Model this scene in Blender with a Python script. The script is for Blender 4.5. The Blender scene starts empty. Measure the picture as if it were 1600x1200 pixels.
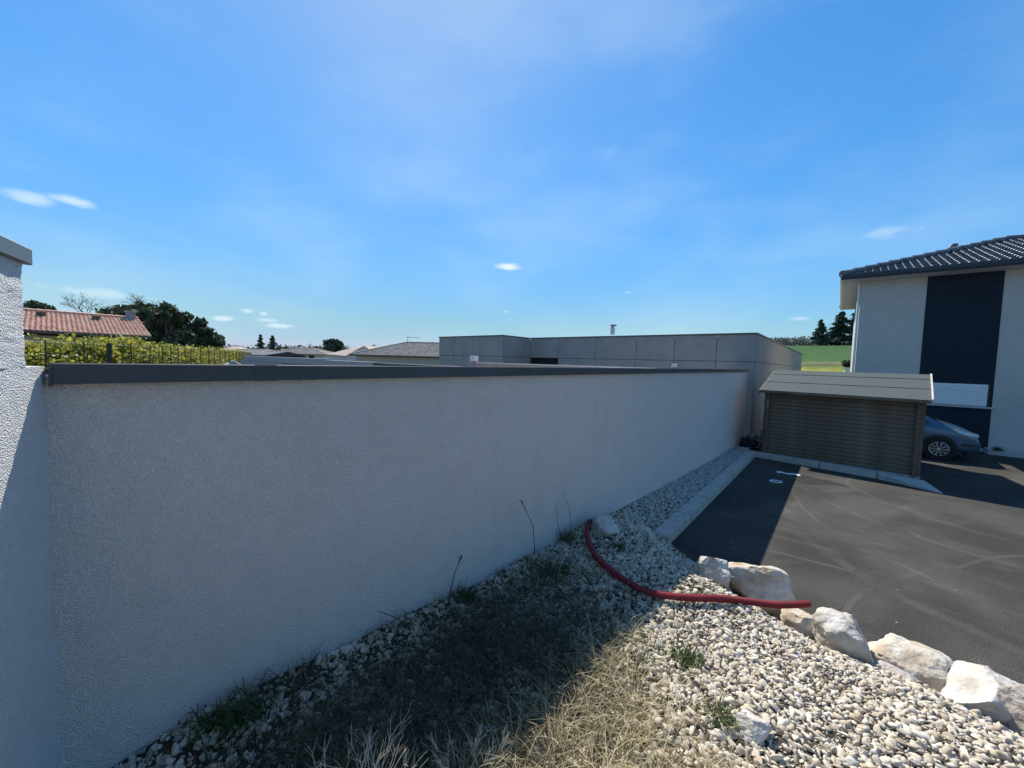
import bpy, bmesh, math, random
import numpy as np
from mathutils import Vector, Matrix, noise

sc = bpy.context.scene
COL = sc.collection
RNG = np.random.default_rng(7)
random.seed(7)
noise.seed_set(3)

# ------------------------------------------------------------------ camera
F_PX = 604.0
PIT, ROL, YAW = math.radians(3.28), math.radians(1.65), math.radians(40.18)
EYE = Vector((0, 0, 2.3))
_fh = Vector((-math.sin(YAW), math.cos(YAW), 0)); _r0 = Vector((math.cos(YAW), math.sin(YAW), 0)); _z = Vector((0, 0, 1))
FW = _fh * math.cos(PIT) - _z * math.sin(PIT)
_u0 = _fh * math.sin(PIT) + _z * math.cos(PIT)
RT = _r0 * math.cos(ROL) + _u0 * math.sin(ROL)
UP = -_r0 * math.sin(ROL) + _u0 * math.cos(ROL)
cam_d = bpy.data.cameras.new('camera')
cam = bpy.data.objects.new('camera', cam_d); COL.objects.link(cam)
cam_d.sensor_fit = 'HORIZONTAL'; cam_d.sensor_width = 36.0; cam_d.lens = F_PX / 1600 * 36.0
cam_d.clip_start = 0.02; cam_d.clip_end = 3000
mw = Matrix.Identity(4)
for i in range(3):
    mw[i][0], mw[i][1], mw[i][2], mw[i][3] = RT[i], UP[i], -FW[i], EYE[i]
cam.matrix_world = mw
sc.camera = cam

def ray(px, py):
    return FW + RT * ((px - 800) / F_PX) - UP * ((py - 600) / F_PX)
def at(px, py, depth):                      # a surveyed point at a known distance
    return EYE + ray(px, py) * depth
def onz(px, py, z):
    d = ray(px, py); return EYE + d * ((z - EYE.z) / d.z)

# ------------------------------------------------------------------ world, sun, exposure
SUN = Vector((-0.68, 0.46, 1.0)).normalized()
SKY_STRENGTH = 0.10
SUN_STRENGTH = 3.9
EXPOSURE = 0.85
world = bpy.data.worlds.new('World'); sc.world = world; world.use_nodes = True
wt = world.node_tree; wt.nodes.clear()
def wn(t, **kw):
    n = wt.nodes.new(t)
    for k, v in kw.items(): setattr(n, k, v)
    return n
w_out = wn('ShaderNodeOutputWorld'); w_bg = wn('ShaderNodeBackground'); w_bg.inputs['Strength'].default_value = SKY_STRENGTH
w_sky = wn('ShaderNodeTexSky'); w_sky.sky_type = 'NISHITA'; w_sky.sun_disc = False
w_sky.sun_elevation = math.asin(SUN.z); w_sky.sun_rotation = math.atan2(SUN.x, SUN.y)
w_sky.air_density = 1.0; w_sky.dust_density = 0.3; w_sky.ozone_density = 3.0; w_sky.altitude = 100
w_tc = wn('ShaderNodeTexCoord')
def wmath(op, a, b=None, c=None):
    n = wn('ShaderNodeMath', operation=op)
    for i, v in enumerate((a, b, c)):
        if v is None: continue
        if isinstance(v, (int, float)): n.inputs[i].default_value = v
        else: wt.links.new(v, n.inputs[i])
    return n.outputs[0]
def wdot(vec):
    n = wn('ShaderNodeVectorMath', operation='DOT_PRODUCT')
    wt.links.new(w_tc.outputs['Generated'], n.inputs[0]); n.inputs[1].default_value = vec
    return n.outputs['Value']
def wnoise(scale, detail, sz=1.0):
    mp = wn('ShaderNodeMapping'); mp.inputs['Scale'].default_value = (1, 1, sz)
    wt.links.new(w_tc.outputs['Generated'], mp.inputs['Vector'])
    n = wn('ShaderNodeTexNoise'); n.inputs['Scale'].default_value = scale; n.inputs['Detail'].default_value = detail
    wt.links.new(mp.outputs[0], n.inputs['Vector'])
    return n.outputs['Fac']
n_cl = wnoise(26, 6, 2.2); n_ve = wnoise(2.6, 6, 2.6)
cloud = None
for (px, py, w, h, op) in ((50, 311, 22, 8, .6), (112, 314, 22, 8, .65), (795, 417, 46, 12, 1.0), (140, 456, 70, 10, .5), (352, 498, 24, 7, .7),
                           (388, 486, 14, 6, .6), (412, 490, 12, 7, .7), (415, 500, 26, 6, .6), (437, 509, 36, 6, .7), (1385, 362, 46, 12, .35),
                           (1250, 498, 20, 5, .45), (950, 240, 50, 22, .10), (790, 487, 16, 5, .35), (980, 457, 16, 5, .3)):
    c = ray(px, py).normalized()
    t = c.cross(Vector((0, 0, 1))).normalized(); b = t.cross(c)
    k = F_PX * ray(px, py).length / ray(px, py).length ** 2
    u = wmath('MULTIPLY', wdot(t), k * 1.7 / w); v = wmath('MULTIPLY', wdot(b), k * 1.7 / h)
    r2 = wmath('ADD', wmath('MULTIPLY', u, u), wmath('MULTIPLY', v, v))
    r = wmath('ADD', wmath('SQRT', r2), wmath('MULTIPLY', wmath('SUBTRACT', n_cl, .5), 1.35))
    mr = wn('ShaderNodeMapRange', interpolation_type='SMOOTHSTEP'); wt.links.new(r, mr.inputs['Value'])
    mr.inputs['From Min'].default_value = 1.0; mr.inputs['From Max'].default_value = 0.1; mr.inputs['To Max'].default_value = op
    front = wmath('GREATER_THAN', wdot(c), 0.5)
    m = wmath('MULTIPLY', mr.outputs[0], front)
    cloud = m if cloud is None else wmath('MAXIMUM', cloud, m)
veil = wn('ShaderNodeMapRange', interpolation_type='SMOOTHSTEP'); wt.links.new(n_ve, veil.inputs['Value'])
veil.inputs['From Min'].default_value = .36; veil.inputs['From Max'].default_value = .78; veil.inputs['To Max'].default_value = .19
cl_all = wmath('MAXIMUM', cloud, veil.outputs[0])
w_hsv = wn('ShaderNodeHueSaturation'); w_hsv.inputs['Saturation'].default_value = 1.22
w_tint = wn('ShaderNodeMix', data_type='RGBA', blend_type='MULTIPLY'); w_tint.inputs['Factor'].default_value = 1; w_tint.inputs['B'].default_value = (.86, 1.0, 1.05, 1)
w_sp = wn('ShaderNodeSeparateColor'); wt.links.new(w_sky.outputs[0], w_sp.inputs[0]); w_cb = wn('ShaderNodeCombineColor')
wt.links.new(w_sp.outputs[0], w_cb.inputs[0]); wt.links.new(w_sp.outputs[1], w_cb.inputs[1])
wt.links.new(wmath('MAXIMUM', w_sp.outputs[2], wmath('MULTIPLY', w_sp.outputs[1], 1.13)), w_cb.inputs[2])
wt.links.new(w_cb.outputs[0], w_tint.inputs['A']); wt.links.new(w_tint.outputs['Result'], w_hsv.inputs['Color'])
# soft shoulder on the sky's brightness, the same in every direction
w_lum = wn('ShaderNodeVectorMath', operation='DOT_PRODUCT'); wt.links.new(w_sky.outputs[0], w_lum.inputs[0]); w_lum.inputs[1].default_value = (.2, .6, .2)
_q = wmath('DIVIDE', w_lum.outputs['Value'], 6.5)
w_sc = wn('ShaderNodeVectorMath', operation='SCALE'); wt.links.new(w_hsv.outputs[0], w_sc.inputs[0])
wt.links.new(wmath('DIVIDE', 1.12, wmath('ADD', wmath('MULTIPLY', _q, _q), 1.0)), w_sc.inputs['Scale'])
w_mix = wn('ShaderNodeMix', data_type='RGBA'); w_mix.inputs['B'].default_value = (4.5, 5.4, 5.8, 1)
wt.links.new(cl_all, w_mix.inputs['Factor']); wt.links.new(w_sc.outputs[0], w_mix.inputs['A'])
wt.links.new(w_mix.outputs['Result'], w_bg.inputs['Color']); wt.links.new(w_bg.outputs[0], w_out.inputs['Surface'])
sun_d = bpy.data.lights.new('sun', 'SUN'); sun_d.energy = SUN_STRENGTH; sun_d.angle = math.radians(0.5); sun_d.color = (1.0, .955, .88)
sun = bpy.data.objects.new('sun', sun_d); COL.objects.link(sun)
sun.rotation_euler = SUN.to_track_quat('Z', 'Y').to_euler(); sun.location = SUN * 60
sc.view_settings.view_transform = 'Standard'; sc.view_settings.look = 'None'
sc.view_settings.exposure = EXPOSURE; sc.view_settings.gamma = 1.0; sc.view_settings.use_curve_mapping = False

# ------------------------------------------------------------------ materials
def mat(name, col, rough=.8, metal=0.0, col2=None, nscale=8, ndetail=4, bump=0.0, bscale=60, bdist=.01, island=0.0, spec=.4, stops=None, musgrave=None, voro=None):
    m = bpy.data.materials.new(name); m.use_nodes = True; nt = m.node_tree
    P = nt.nodes['Principled BSDF']; P.inputs['Roughness'].default_value = rough; P.inputs['Metallic'].default_value = metal
    P.inputs['Specular IOR Level'].default_value = spec
    tc = nt.nodes.new('ShaderNodeTexCoord')
    fac = None
    if stops or col2 or island:
        ramp = nt.nodes.new('ShaderNodeValToRGB')
        st = stops or ((0.3, col), (0.7, col2 or col))
        e = ramp.color_ramp.elements
        while len(e) < len(st): e.new(.5)
        for q, (p_, c_) in zip(e, st): q.position = p_; q.color = (*c_, 1)
        nz = nt.nodes.new('ShaderNodeTexNoise'); nz.inputs['Scale'].default_value = nscale; nz.inputs['Detail'].default_value = ndetail
        nt.links.new(tc.outputs['Object'], nz.inputs['Vector'])
        src = nz.outputs['Fac']
        if island:
            g = nt.nodes.new('ShaderNodeNewGeometry'); mx = nt.nodes.new('ShaderNodeMix')
            mx.inputs['Factor'].default_value = island
            nt.links.new(nz.outputs['Fac'], mx.inputs['A']); nt.links.new(g.outputs['Random Per Island'], mx.inputs['B'])
            src = mx.outputs['Result']
        nt.links.new(src, ramp.inputs['Fac']); nt.links.new(ramp.outputs['Color'], P.inputs['Base Color'])
        m['ramp'] = ramp.name
    else:
        P.inputs['Base Color'].default_value = (*col, 1)
    if bump:
        bn = nt.nodes.new('ShaderNodeTexNoise'); bn.inputs['Scale'].default_value = bscale; bn.inputs['Detail'].default_value = 4
        nt.links.new(tc.outputs['Object'], bn.inputs['Vector'])
        bp = nt.nodes.new('ShaderNodeBump'); bp.inputs['Strength'].default_value = bump; bp.inputs['Distance'].default_value = bdist
        h = bn.outputs['Fac']
        if voro:
            vn = nt.nodes.new('ShaderNodeTexVoronoi'); vn.inputs['Scale'].default_value = voro
            nt.links.new(tc.outputs['Object'], vn.inputs['Vector'])
            ad = nt.nodes.new('ShaderNodeMath'); ad.operation = 'SUBTRACT'
            nt.links.new(bn.outputs['Fac'], ad.inputs[0]); nt.links.new(vn.outputs['Distance'], ad.inputs[1]); h = ad.outputs[0]
        nt.links.new(h, bp.inputs['Height']); nt.links.new(bp.outputs['Normal'], P.inputs['Normal'])
    return m
def translucent(m, amt=.35):
    nt = m.node_tree; P = nt.nodes['Principled BSDF']; out = nt.nodes['Material Output']
    tr = nt.nodes.new('ShaderNodeBsdfTranslucent'); mx = nt.nodes.new('ShaderNodeMixShader'); mx.inputs[0].default_value = amt
    link = P.inputs['Base Color'].links
    if link: nt.links.new(link[0].from_socket, tr.inputs['Color'])
    else: tr.inputs['Color'].default_value = P.inputs['Base Color'].default_value
    nt.links.new(P.outputs[0], mx.inputs[1]); nt.links.new(tr.outputs[0], mx.inputs[2]); nt.links.new(mx.outputs[0], out.inputs['Surface'])
    return m

M = {}
M['stucco'] = mat('stucco', (.62, .60, .585), .95, stops=((.25, (.85, .76, .70)), (.55, (.89, .805, .745)), (.8, (.91, .83, .775))), nscale=5, ndetail=9, bump=1.0, bscale=150, bdist=.009, voro=210)
def weather(m, amt):                        # faint rain streaks, stretched down the wall
    nt = m.node_tree; P = nt.nodes['Principled BSDF']; src = P.inputs['Base Color'].links[0].from_socket
    tc = nt.nodes.new('ShaderNodeTexCoord'); mp = nt.nodes.new('ShaderNodeMapping'); mp.inputs['Scale'].default_value = (7, 7, .7); nt.links.new(tc.outputs['Object'], mp.inputs['Vector'])
    nz = nt.nodes.new('ShaderNodeTexNoise'); nz.inputs['Scale'].default_value = 1.0; nz.inputs['Detail'].default_value = 7; nt.links.new(mp.outputs[0], nz.inputs['Vector'])
    mr = nt.nodes.new('ShaderNodeMapRange'); mr.interpolation_type = 'SMOOTHSTEP'; nt.links.new(nz.outputs['Fac'], mr.inputs['Value'])
    mr.inputs['From Min'].default_value = .52; mr.inputs['From Max'].default_value = .75; mr.inputs['To Max'].default_value = amt
    mx = nt.nodes.new('ShaderNodeMix'); mx.data_type = 'RGBA'; mx.inputs['B'].default_value = (.40, .36, .31, 1)
    nt.links.new(mr.outputs[0], mx.inputs['Factor']); nt.links.new(src, mx.inputs['A']); nt.links.new(mx.outputs['Result'], P.inputs['Base Color'])
weather(M['stucco'], .05)
M['rough_stucco'] = mat('rough_stucco', (.72, .70, .68), .95, col2=(.78, .76, .745), nscale=30, bump=.8, bscale=130, bdist=.010, voro=190)
M['coping'] = mat('coping', (.055, .062, .07), .6, spec=.25, col2=(.075, .08, .09), nscale=3)
M['coping_light'] = mat('coping_light', (.15, .17, .19), .5, metal=.2)
M['concrete'] = mat('concrete', (.30, .30, .29), .9, stops=((.3, (.36, .33, .295)), (.5, (.45, .415, .37)), (.75, (.51, .475, .43))), nscale=9, ndetail=8, bump=.35, bscale=140, bdist=.004)
M['soil'] = mat('soil', (.05, .042, .032), 1.0, stops=((.3, (.025, .021, .015)), (.55, (.05, .041, .03)), (.8, (.10, .088, .068))), nscale=14, ndetail=8, bump=.8, bscale=60, bdist=.02)
M['pebble'] = mat('pebble', (.5, .46, .4), .85, island=.85, stops=((.05, (.26, .20, .13)), (.2, (.40, .335, .25)), (.5, (.54, .47, .365)), (.72, (.62, .565, .475)), (.86, (.47, .41, .33)), (.97, (.45, .33, .20))), nscale=40, ndetail=5, bump=.4, bscale=120, bdist=.004)
M['pebble_grey'] = mat('pebble_grey', (.5, .48, .45), .85, island=.85, stops=((.05, (.26, .23, .20)), (.3, (.38, .36, .33)), (.6, (.47, .45, .41)), (.95, (.54, .51, .46))), nscale=40, bump=.3, bscale=120, bdist=.004)
M['rock_white'] = mat('rock_white', (.6, .58, .54), .9, stops=((.28, (.28, .24, .18)), (.43, (.44, .40, .34)), (.58, (.53, .50, .45)), (.8, (.60, .58, .54))), nscale=7, ndetail=10, bump=1.0, bscale=26, bdist=.02)
M['rock_tan'] = mat('rock_tan', (.5, .4, .28), .9, stops=((.28, (.28, .20, .12)), (.42, (.44, .36, .26)), (.55, (.53, .47, .39)), (.75, (.60, .56, .50))), nscale=5, ndetail=10, bump=1.0, bscale=22, bdist=.02)
M['rock_grey'] = mat('rock_grey', (.4, .38, .35), .9, stops=((.28, (.22, .19, .16)), (.5, (.38, .34, .30)), (.8, (.50, .48, .45))), nscale=6, ndetail=10, bump=1.0, bscale=24, bdist=.02)
M['hose'] = mat('hose', (.24, .018, .026), .55, col2=(.17, .018, .025), nscale=6)
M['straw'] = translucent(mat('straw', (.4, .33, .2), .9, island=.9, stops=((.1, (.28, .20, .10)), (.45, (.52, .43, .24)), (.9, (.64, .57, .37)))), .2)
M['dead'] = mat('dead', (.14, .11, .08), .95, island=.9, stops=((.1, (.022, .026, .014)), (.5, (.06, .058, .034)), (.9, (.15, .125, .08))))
M['twig'] = mat('twig', (.50, .44, .33), .9, col2=(.60, .54, .43), nscale=20)
M['stem_dark'] = mat('stem_dark', (.06, .05, .04), .9)
M['weed'] = translucent(mat('weed', (.05, .10, .025), .7, island=.9, stops=((.1, (.03, .06, .015)), (.5, (.06, .11, .025)), (.9, (.11, .16, .05)))), .3)
M['log'] = mat('log', (.16, .12, .085), .8, stops=((.25, (.105, .070, .045)), (.5, (.165, .115, .078)), (.75, (.22, .165, .115))), nscale=3, ndetail=8, bump=.25, bscale=30)
M['felt'] = mat('felt', (.15, .165, .165), .92, stops=((.3, (.045, .056, .055)), (.7, (.088, .106, .102))), nscale=70, ndetail=6, bump=.5, bscale=260, bdist=.003)
M['pale_wood'] = mat('pale_wood', (.55, .46, .36), .7, col2=(.62, .54, .44), nscale=6)
M['white_paint'] = mat('white_paint', (.75, .75, .74), .5)
M['white_pvc'] = mat('white_pvc', (.72, .73, .73), .35)
M['house_wall'] = mat('house_wall', (.48, .445, .40), .95, col2=(.53, .495, .45), nscale=3, ndetail=8, bump=.7, bscale=60, bdist=.01)
M['navy'] = mat('navy', (.011, .017, .028), .9, col2=(.015, .022, .034), nscale=4, bump=.5, bscale=70, bdist=.008)
weather(M['house_wall'], .14)
M['slate_tile'] = mat('slate_tile', (.08, .085, .09), .42, island=.6, stops=((.2, (.075, .08, .086)), (.8, (.125, .13, .135))), nscale=5, spec=.5)
M['zinc_dark'] = mat('zinc_dark', (.05, .055, .065), .5, spec=.3)
M['soffit'] = mat('soffit', (.55, .54, .52), .6)
M['clad'] = mat('clad', (.20, .21, .21), .75, stops=((.3, (.245, .245, .232)), (.55, (.29, .288, .272)), (.8, (.33, .325, .305))), nscale=1.6, ndetail=9, bump=.1, bscale=20)
M['clad_edge'] = mat('clad_edge', (.09, .10, .105), .5, metal=.2)
M['dark_gap'] = mat('dark_gap', (.012, .013, .015), .9)
M['block'] = mat('block', (.30, .30, .30), .95, island=.5, stops=((.25, (.24, .24, .245)), (.75, (.36, .355, .35))), nscale=12, ndetail=7, bump=.6, bscale=90, bdist=.006)
M['mortar'] = mat('mortar', (.22, .215, .21), .95)
M['brick_pink'] = mat('brick_pink', (.36, .25, .22), .9, island=.6, stops=((.2, (.28, .20, .18)), (.8, (.42, .31, .27))), nscale=8, bump=.3)
M['terracotta'] = mat('terracotta', (.40, .17, .105), .8, island=.7, stops=((.1, (.60, .26, .16)), (.5, (.76, .38, .24)), (.9, (.78, .49, .36))), nscale=2, ndetail=6)
M['brown_tile'] = mat('brown_tile', (.30, .22, .17), .85, island=.7, stops=((.1, (.33, .25, .20)), (.5, (.46, .36, .29)), (.9, (.54, .44, .37))), nscale=2, ndetail=8)
M['render_cream'] = mat('render_cream', (.5, .44, .35), .9, col2=(.54, .48, .40), nscale=2)
M['render_white'] = mat('render_white', (.62, .60, .57), .9, col2=(.66, .64, .61), nscale=2)
M['leaf_hedge'] = translucent(mat('leaf_hedge', (.1, .12, .02), .55, island=.6, stops=((.12, (.05, .08, .018)), (.34, (.18, .22, .04)), (.52, (.42, .40, .06)), (.9, (.58, .49, .08))), nscale=.9, ndetail=4), .4)
M['leaf_pine'] = translucent(mat('leaf_pine', (.03, .05, .02), .7, island=.6, stops=((.15, (.030, .048, .026)), (.5, (.055, .082, .042)), (.9, (.095, .12, .06))), nscale=.8), .15)
M['leaf_fir'] = translucent(mat('leaf_fir', (.03, .05, .03), .7, island=.6, stops=((.15, (.030, .048, .034)), (.5, (.052, .078, .052)), (.9, (.08, .105, .07))), nscale=.5), .15)
M['bark'] = mat('bark', (.11, .085, .065), .95, col2=(.16, .13, .10), nscale=5)
M['bark_grey'] = mat('bark_grey', (.19, .17, .15), .95)
M['far_wood'] = mat('far_wood', (.12, .12, .10), 1, island=.7, stops=((.1, (.15, .155, .13)), (.9, (.28, .27, .23))))
M['post_green'] = mat('post_green', (.03, .045, .035), .5, metal=.2)
M['car_paint'] = mat('car_paint', (.04, .11, .18), .28, metal=.4, col2=(.047, .118, .19), nscale=40)
M['car_paint'].node_tree.nodes['Principled BSDF'].inputs['Coat Weight'].default_value = .6
M['glass'] = mat('glass', (.02, .025, .03), .10, spec=1.0)
M['lens'] = mat('lens', (.55, .58, .55), .15, spec=.7)
M['rubber'] = mat('rubber', (.018, .018, .018), .8)
M['alloy'] = mat('alloy', (.45, .46, .47), .35, metal=.8)
M['black_plastic'] = mat('black_plastic', (.02, .021, .022), .5)
M['chrome'] = mat('chrome', (.6, .6, .6), .2, metal=1)
M['bag'] = mat('bag', (.015, .015, .017), .4, bump=.6, bscale=12, bdist=.03)
M['steel'] = mat('steel', (.30, .30, .30), .5, metal=.5)
M['paper'] = mat('paper', (.75, .76, .78), .8)
M['terrace'] = mat('terrace', (.42, .40, .38), .85, col2=(.47, .45, .42), nscale=10)

def custom_asphalt():
    m = bpy.data.materials.new('asphalt'); m.use_nodes = True; nt = m.node_tree; P = nt.nodes['Principled BSDF']
    N = lambda t: nt.nodes.new(t); L = nt.links.new
    tc = N('ShaderNodeTexCoord')
    def nz(scale, det, sx=1, sy=1, rot=0, dist=0):
        mp = N('ShaderNodeMapping'); mp.inputs['Scale'].default_value = (sx, sy, 1); mp.inputs['Rotation'].default_value = (0, 0, rot)
        L(tc.outputs['Object'], mp.inputs['Vector'])
        n = N('ShaderNodeTexNoise'); n.inputs['Scale'].default_value = scale; n.inputs['Detail'].default_value = det; n.inputs['Distortion'].default_value = dist
        L(mp.outputs[0], n.inputs['Vector']); return n.outputs['Fac']
    def rng(x, a, b, c, d):
        r = N('ShaderNodeMapRange'); r.interpolation_type = 'SMOOTHSTEP'; L(x, r.inputs['Value'])
        for k, v in zip(('From Min', 'From Max', 'To Min', 'To Max'), (a, b, c, d)): r.inputs[k].default_value = v
        return r.outputs[0]
    def mth(op, a, b):
        n = N('ShaderNodeMath'); n.operation = op
        for i, v in enumerate((a, b)):
            if isinstance(v, (int, float)): n.inputs[i].default_value = v
            else: L(v, n.inputs[i])
        return n.outputs[0]
    grain = nz(120, 5); blot = nz(.9, 6, dist=.4); st1 = nz(1.1, 7, 1, 2.4, .5, 1.8); st2 = nz(1.0, 7, 2.2, 1, .35, 1.8)
    # thin tyre scuffs: the zero lines of a distorted noise
    def line(fac, mid, w, amt):
        d = mth('ABSOLUTE', mth('SUBTRACT', fac, mid), 0); return rng(d, 0, w, amt, 0)
    wob = nz(.8, 3); sepx = N('ShaderNodeSeparateXYZ'); L(tc.outputs['Object'], sepx.inputs[0])
    def arc(p, q, r, w, amt):
        (ax, ay), (bx, by), (cx, cy) = p, q, r; D = 2 * (ax * (by - cy) + bx * (cy - ay) + cx * (ay - by))
        ux = ((ax * ax + ay * ay) * (by - cy) + (bx * bx + by * by) * (cy - ay) + (cx * cx + cy * cy) * (ay - by)) / D
        uy = ((ax * ax + ay * ay) * (cx - bx) + (bx * bx + by * by) * (ax - cx) + (cx * cx + cy * cy) * (bx - ax)) / D
        rad = math.hypot(ax - ux, ay - uy)
        dx, dy = mth('SUBTRACT', sepx.outputs[0], ux), mth('SUBTRACT', sepx.outputs[1], uy)
        dd = mth('SQRT', mth('ADD', mth('MULTIPLY', dx, dx), mth('MULTIPLY', dy, dy)), 0)
        dd = mth('ADD', dd, mth('MULTIPLY', mth('SUBTRACT', wob, .5), .35))
        return rng(mth('ABSOLUTE', mth('SUBTRACT', dd, rad), 0), 0, w, amt, 0)
    scuff = None
    for p, q, r, w, amt in (((-.32, 7.91), (.19, 7.02), (.66, 6.52), .035, .9), ((-.84, 5.77), (.3, 5.86), (1.45, 5.99), .05, .7), ((.32, 10.27), (1.02, 9.1), (2.16, 8.6), .06, .6),
                            ((.2, 5.0), (1.26, 7.09), (1.9, 7.9), .04, .55), ((-.3, 9.2), (1.2, 7.7), (2.6, 7.4), .12, .5), ((-.2, 6.6), (1.0, 5.3), (2.2, 4.9), .12, .45)):
        a_ = arc(p, q, r, w, amt); scuff = a_ if scuff is None else mth('MAXIMUM', scuff, a_)
    scuff = mth('MULTIPLY', scuff, rng(nz(1.6, 5), .38, .62, 0.05, 1))
    dust = mth('ADD', mth('ADD', rng(blot, .30, .75, 0.10, .42), rng(st1, .50, .82, 0, .22)), mth('ADD', rng(st2, .52, .85, 0, .2), mth('MULTIPLY', scuff, .42)))
    dust = mth('MULTIPLY', dust, rng(grain, .3, .7, .55, 1.25))
    mix = N('ShaderNodeMix'); mix.data_type = 'RGBA'; mix.clamp_factor = True
    mix.inputs['A'].default_value = (.026, .0245, .0215, 1); mix.inputs['B'].default_value = (.135, .125, .107, 1)
    L(dust, mix.inputs['Factor'])
    gr = N('ShaderNodeMix'); gr.data_type = 'RGBA'; gr.blend_type = 'MULTIPLY'; gr.inputs['Factor'].default_value = 1
    cr = N('ShaderNodeCombineColor'); g2 = rng(grain, .32, .68, .45, 1.6)
    for i in range(3): L(g2, cr.inputs[i])
    L(mix.outputs['Result'], gr.inputs['A']); L(cr.outputs[0], gr.inputs['B']); L(gr.outputs['Result'], P.inputs['Base Color'])
    P.inputs['Roughness'].default_value = .92; P.inputs['Specular IOR Level'].default_value = .2
    bp = N('ShaderNodeBump'); bp.inputs['Strength'].default_value = .6; bp.inputs['Distance'].default_value = .006
    L(grain, bp.inputs['Height']); L(bp.outputs[0], P.inputs['Normal'])
    return m
M['asphalt'] = custom_asphalt()
M['asphalt_stain'] = mat('asphalt_stain', (.010, .009, .008), .95, col2=(.028, .023, .019), nscale=14, bump=.5, bscale=150, bdist=.005)
def custom_land():
    m = bpy.data.materials.new('land'); m.use_nodes = True; nt = m.node_tree; P = nt.nodes['Principled BSDF']; L = nt.links.new
    tc = nt.nodes.new('ShaderNodeTexCoord'); sp = nt.nodes.new('ShaderNodeSeparateXYZ'); L(tc.outputs['Object'], sp.inputs[0])
    nz = nt.nodes.new('ShaderNodeTexNoise'); nz.inputs['Scale'].default_value = .12; nz.inputs['Detail'].default_value = 8; L(tc.outputs['Object'], nz.inputs['Vector'])
    fine = nt.nodes.new('ShaderNodeTexNoise'); fine.inputs['Scale'].default_value = 1.2; fine.inputs['Detail'].default_value = 8; L(tc.outputs['Object'], fine.inputs['Vector'])
    ad = nt.nodes.new('ShaderNodeMath'); ad.operation = 'MULTIPLY_ADD'; L(nz.outputs['Fac'], ad.inputs[0]); ad.inputs[1].default_value = 9; L(sp.outputs['Y'], ad.inputs[2])
    mr = nt.nodes.new('ShaderNodeMapRange'); L(ad.outputs[0], mr.inputs['Value']); mr.inputs['From Min'].default_value = 20; mr.inputs['From Max'].default_value = 120
    cr = nt.nodes.new('ShaderNodeValToRGB'); L(mr.outputs[0], cr.inputs['Fac'])
    st = ((0.0, (.13, .12, .09)), (.13, (.13, .125, .085)), (.2, (.16, .185, .038)), (.36, (.20, .21, .042)), (.40, (.08, .095, .035)), (.425, (.15, .15, .085)), (.44, (.075, .095, .03)), (.455, (.05, .105, .028)), (1.0, (.042, .092, .028)))
    e = cr.color_ramp.elements
    while len(e) < len(st): e.new(.5)
    for q, (p_, c_) in zip(e, st): q.position = p_; q.color = (*c_, 1)
    mul = nt.nodes.new('ShaderNodeMix'); mul.data_type = 'RGBA'; mul.blend_type = 'MULTIPLY'; mul.inputs['Factor'].default_value = 1
    f2 = nt.nodes.new('ShaderNodeMapRange'); L(fine.outputs['Fac'], f2.inputs['Value']); f2.inputs['From Min'].default_value = .3; f2.inputs['From Max'].default_value = .7; f2.inputs['To Min'].default_value = .65; f2.inputs['To Max'].default_value = 1.3
    cc = nt.nodes.new('ShaderNodeCombineColor')
    for i in range(3): L(f2.outputs[0], cc.inputs[i])
    L(cr.outputs[0], mul.inputs['A']); L(cc.outputs[0], mul.inputs['B']); L(mul.outputs['Result'], P.inputs['Base Color'])
    P.inputs['Roughness'].default_value = 1.0; P.inputs['Specular IOR Level'].default_value = .1
    return m
M['land'] = custom_land()

# ------------------------------------------------------------------ helpers
WORLD = {}                                  # object -> world matrix of things
def props(o, label=None, cat=None, group=None, kind=None, category=None):
    cat = cat or category
    if label: o['label'] = label
    if cat: o['category'] = cat
    if group: o['group'] = group
    if kind: o['kind'] = kind
    return o
def thing(name, label, cat, loc=(0, 0, 0), rz=0.0, group=None, rx=0.0, ry=0.0):
    o = bpy.data.objects.new(name, None); COL.objects.link(o); o.empty_display_size = .2
    o.location = loc; o.rotation_euler = (rx, ry, rz)
    return props(o, label, cat, group)
def link(name, me, m, parent=None, **kw):
    if m is not None and not me.materials: me.materials.append(m)
    o = bpy.data.objects.new(name, me); COL.objects.link(o)
    if parent is not None: o.parent = parent
    return props(o, **kw)
def mesh_np(name, V, Fc, smooth=False):
    me = bpy.data.meshes.new(name); V = np.asarray(V, np.float32); Fc = np.asarray(Fc, np.int32)
    n, k = Fc.shape
    me.vertices.add(len(V)); me.vertices.foreach_set('co', V.ravel())
    me.loops.add(n * k); me.loops.foreach_set('vertex_index', Fc.ravel())
    me.polygons.add(n); me.polygons.foreach_set('loop_start', np.arange(0, n * k, k, dtype=np.int32))
    if smooth: me.polygons.foreach_set('use_smooth', np.ones(n, bool))
    me.update(calc_edges=True); return me
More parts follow.
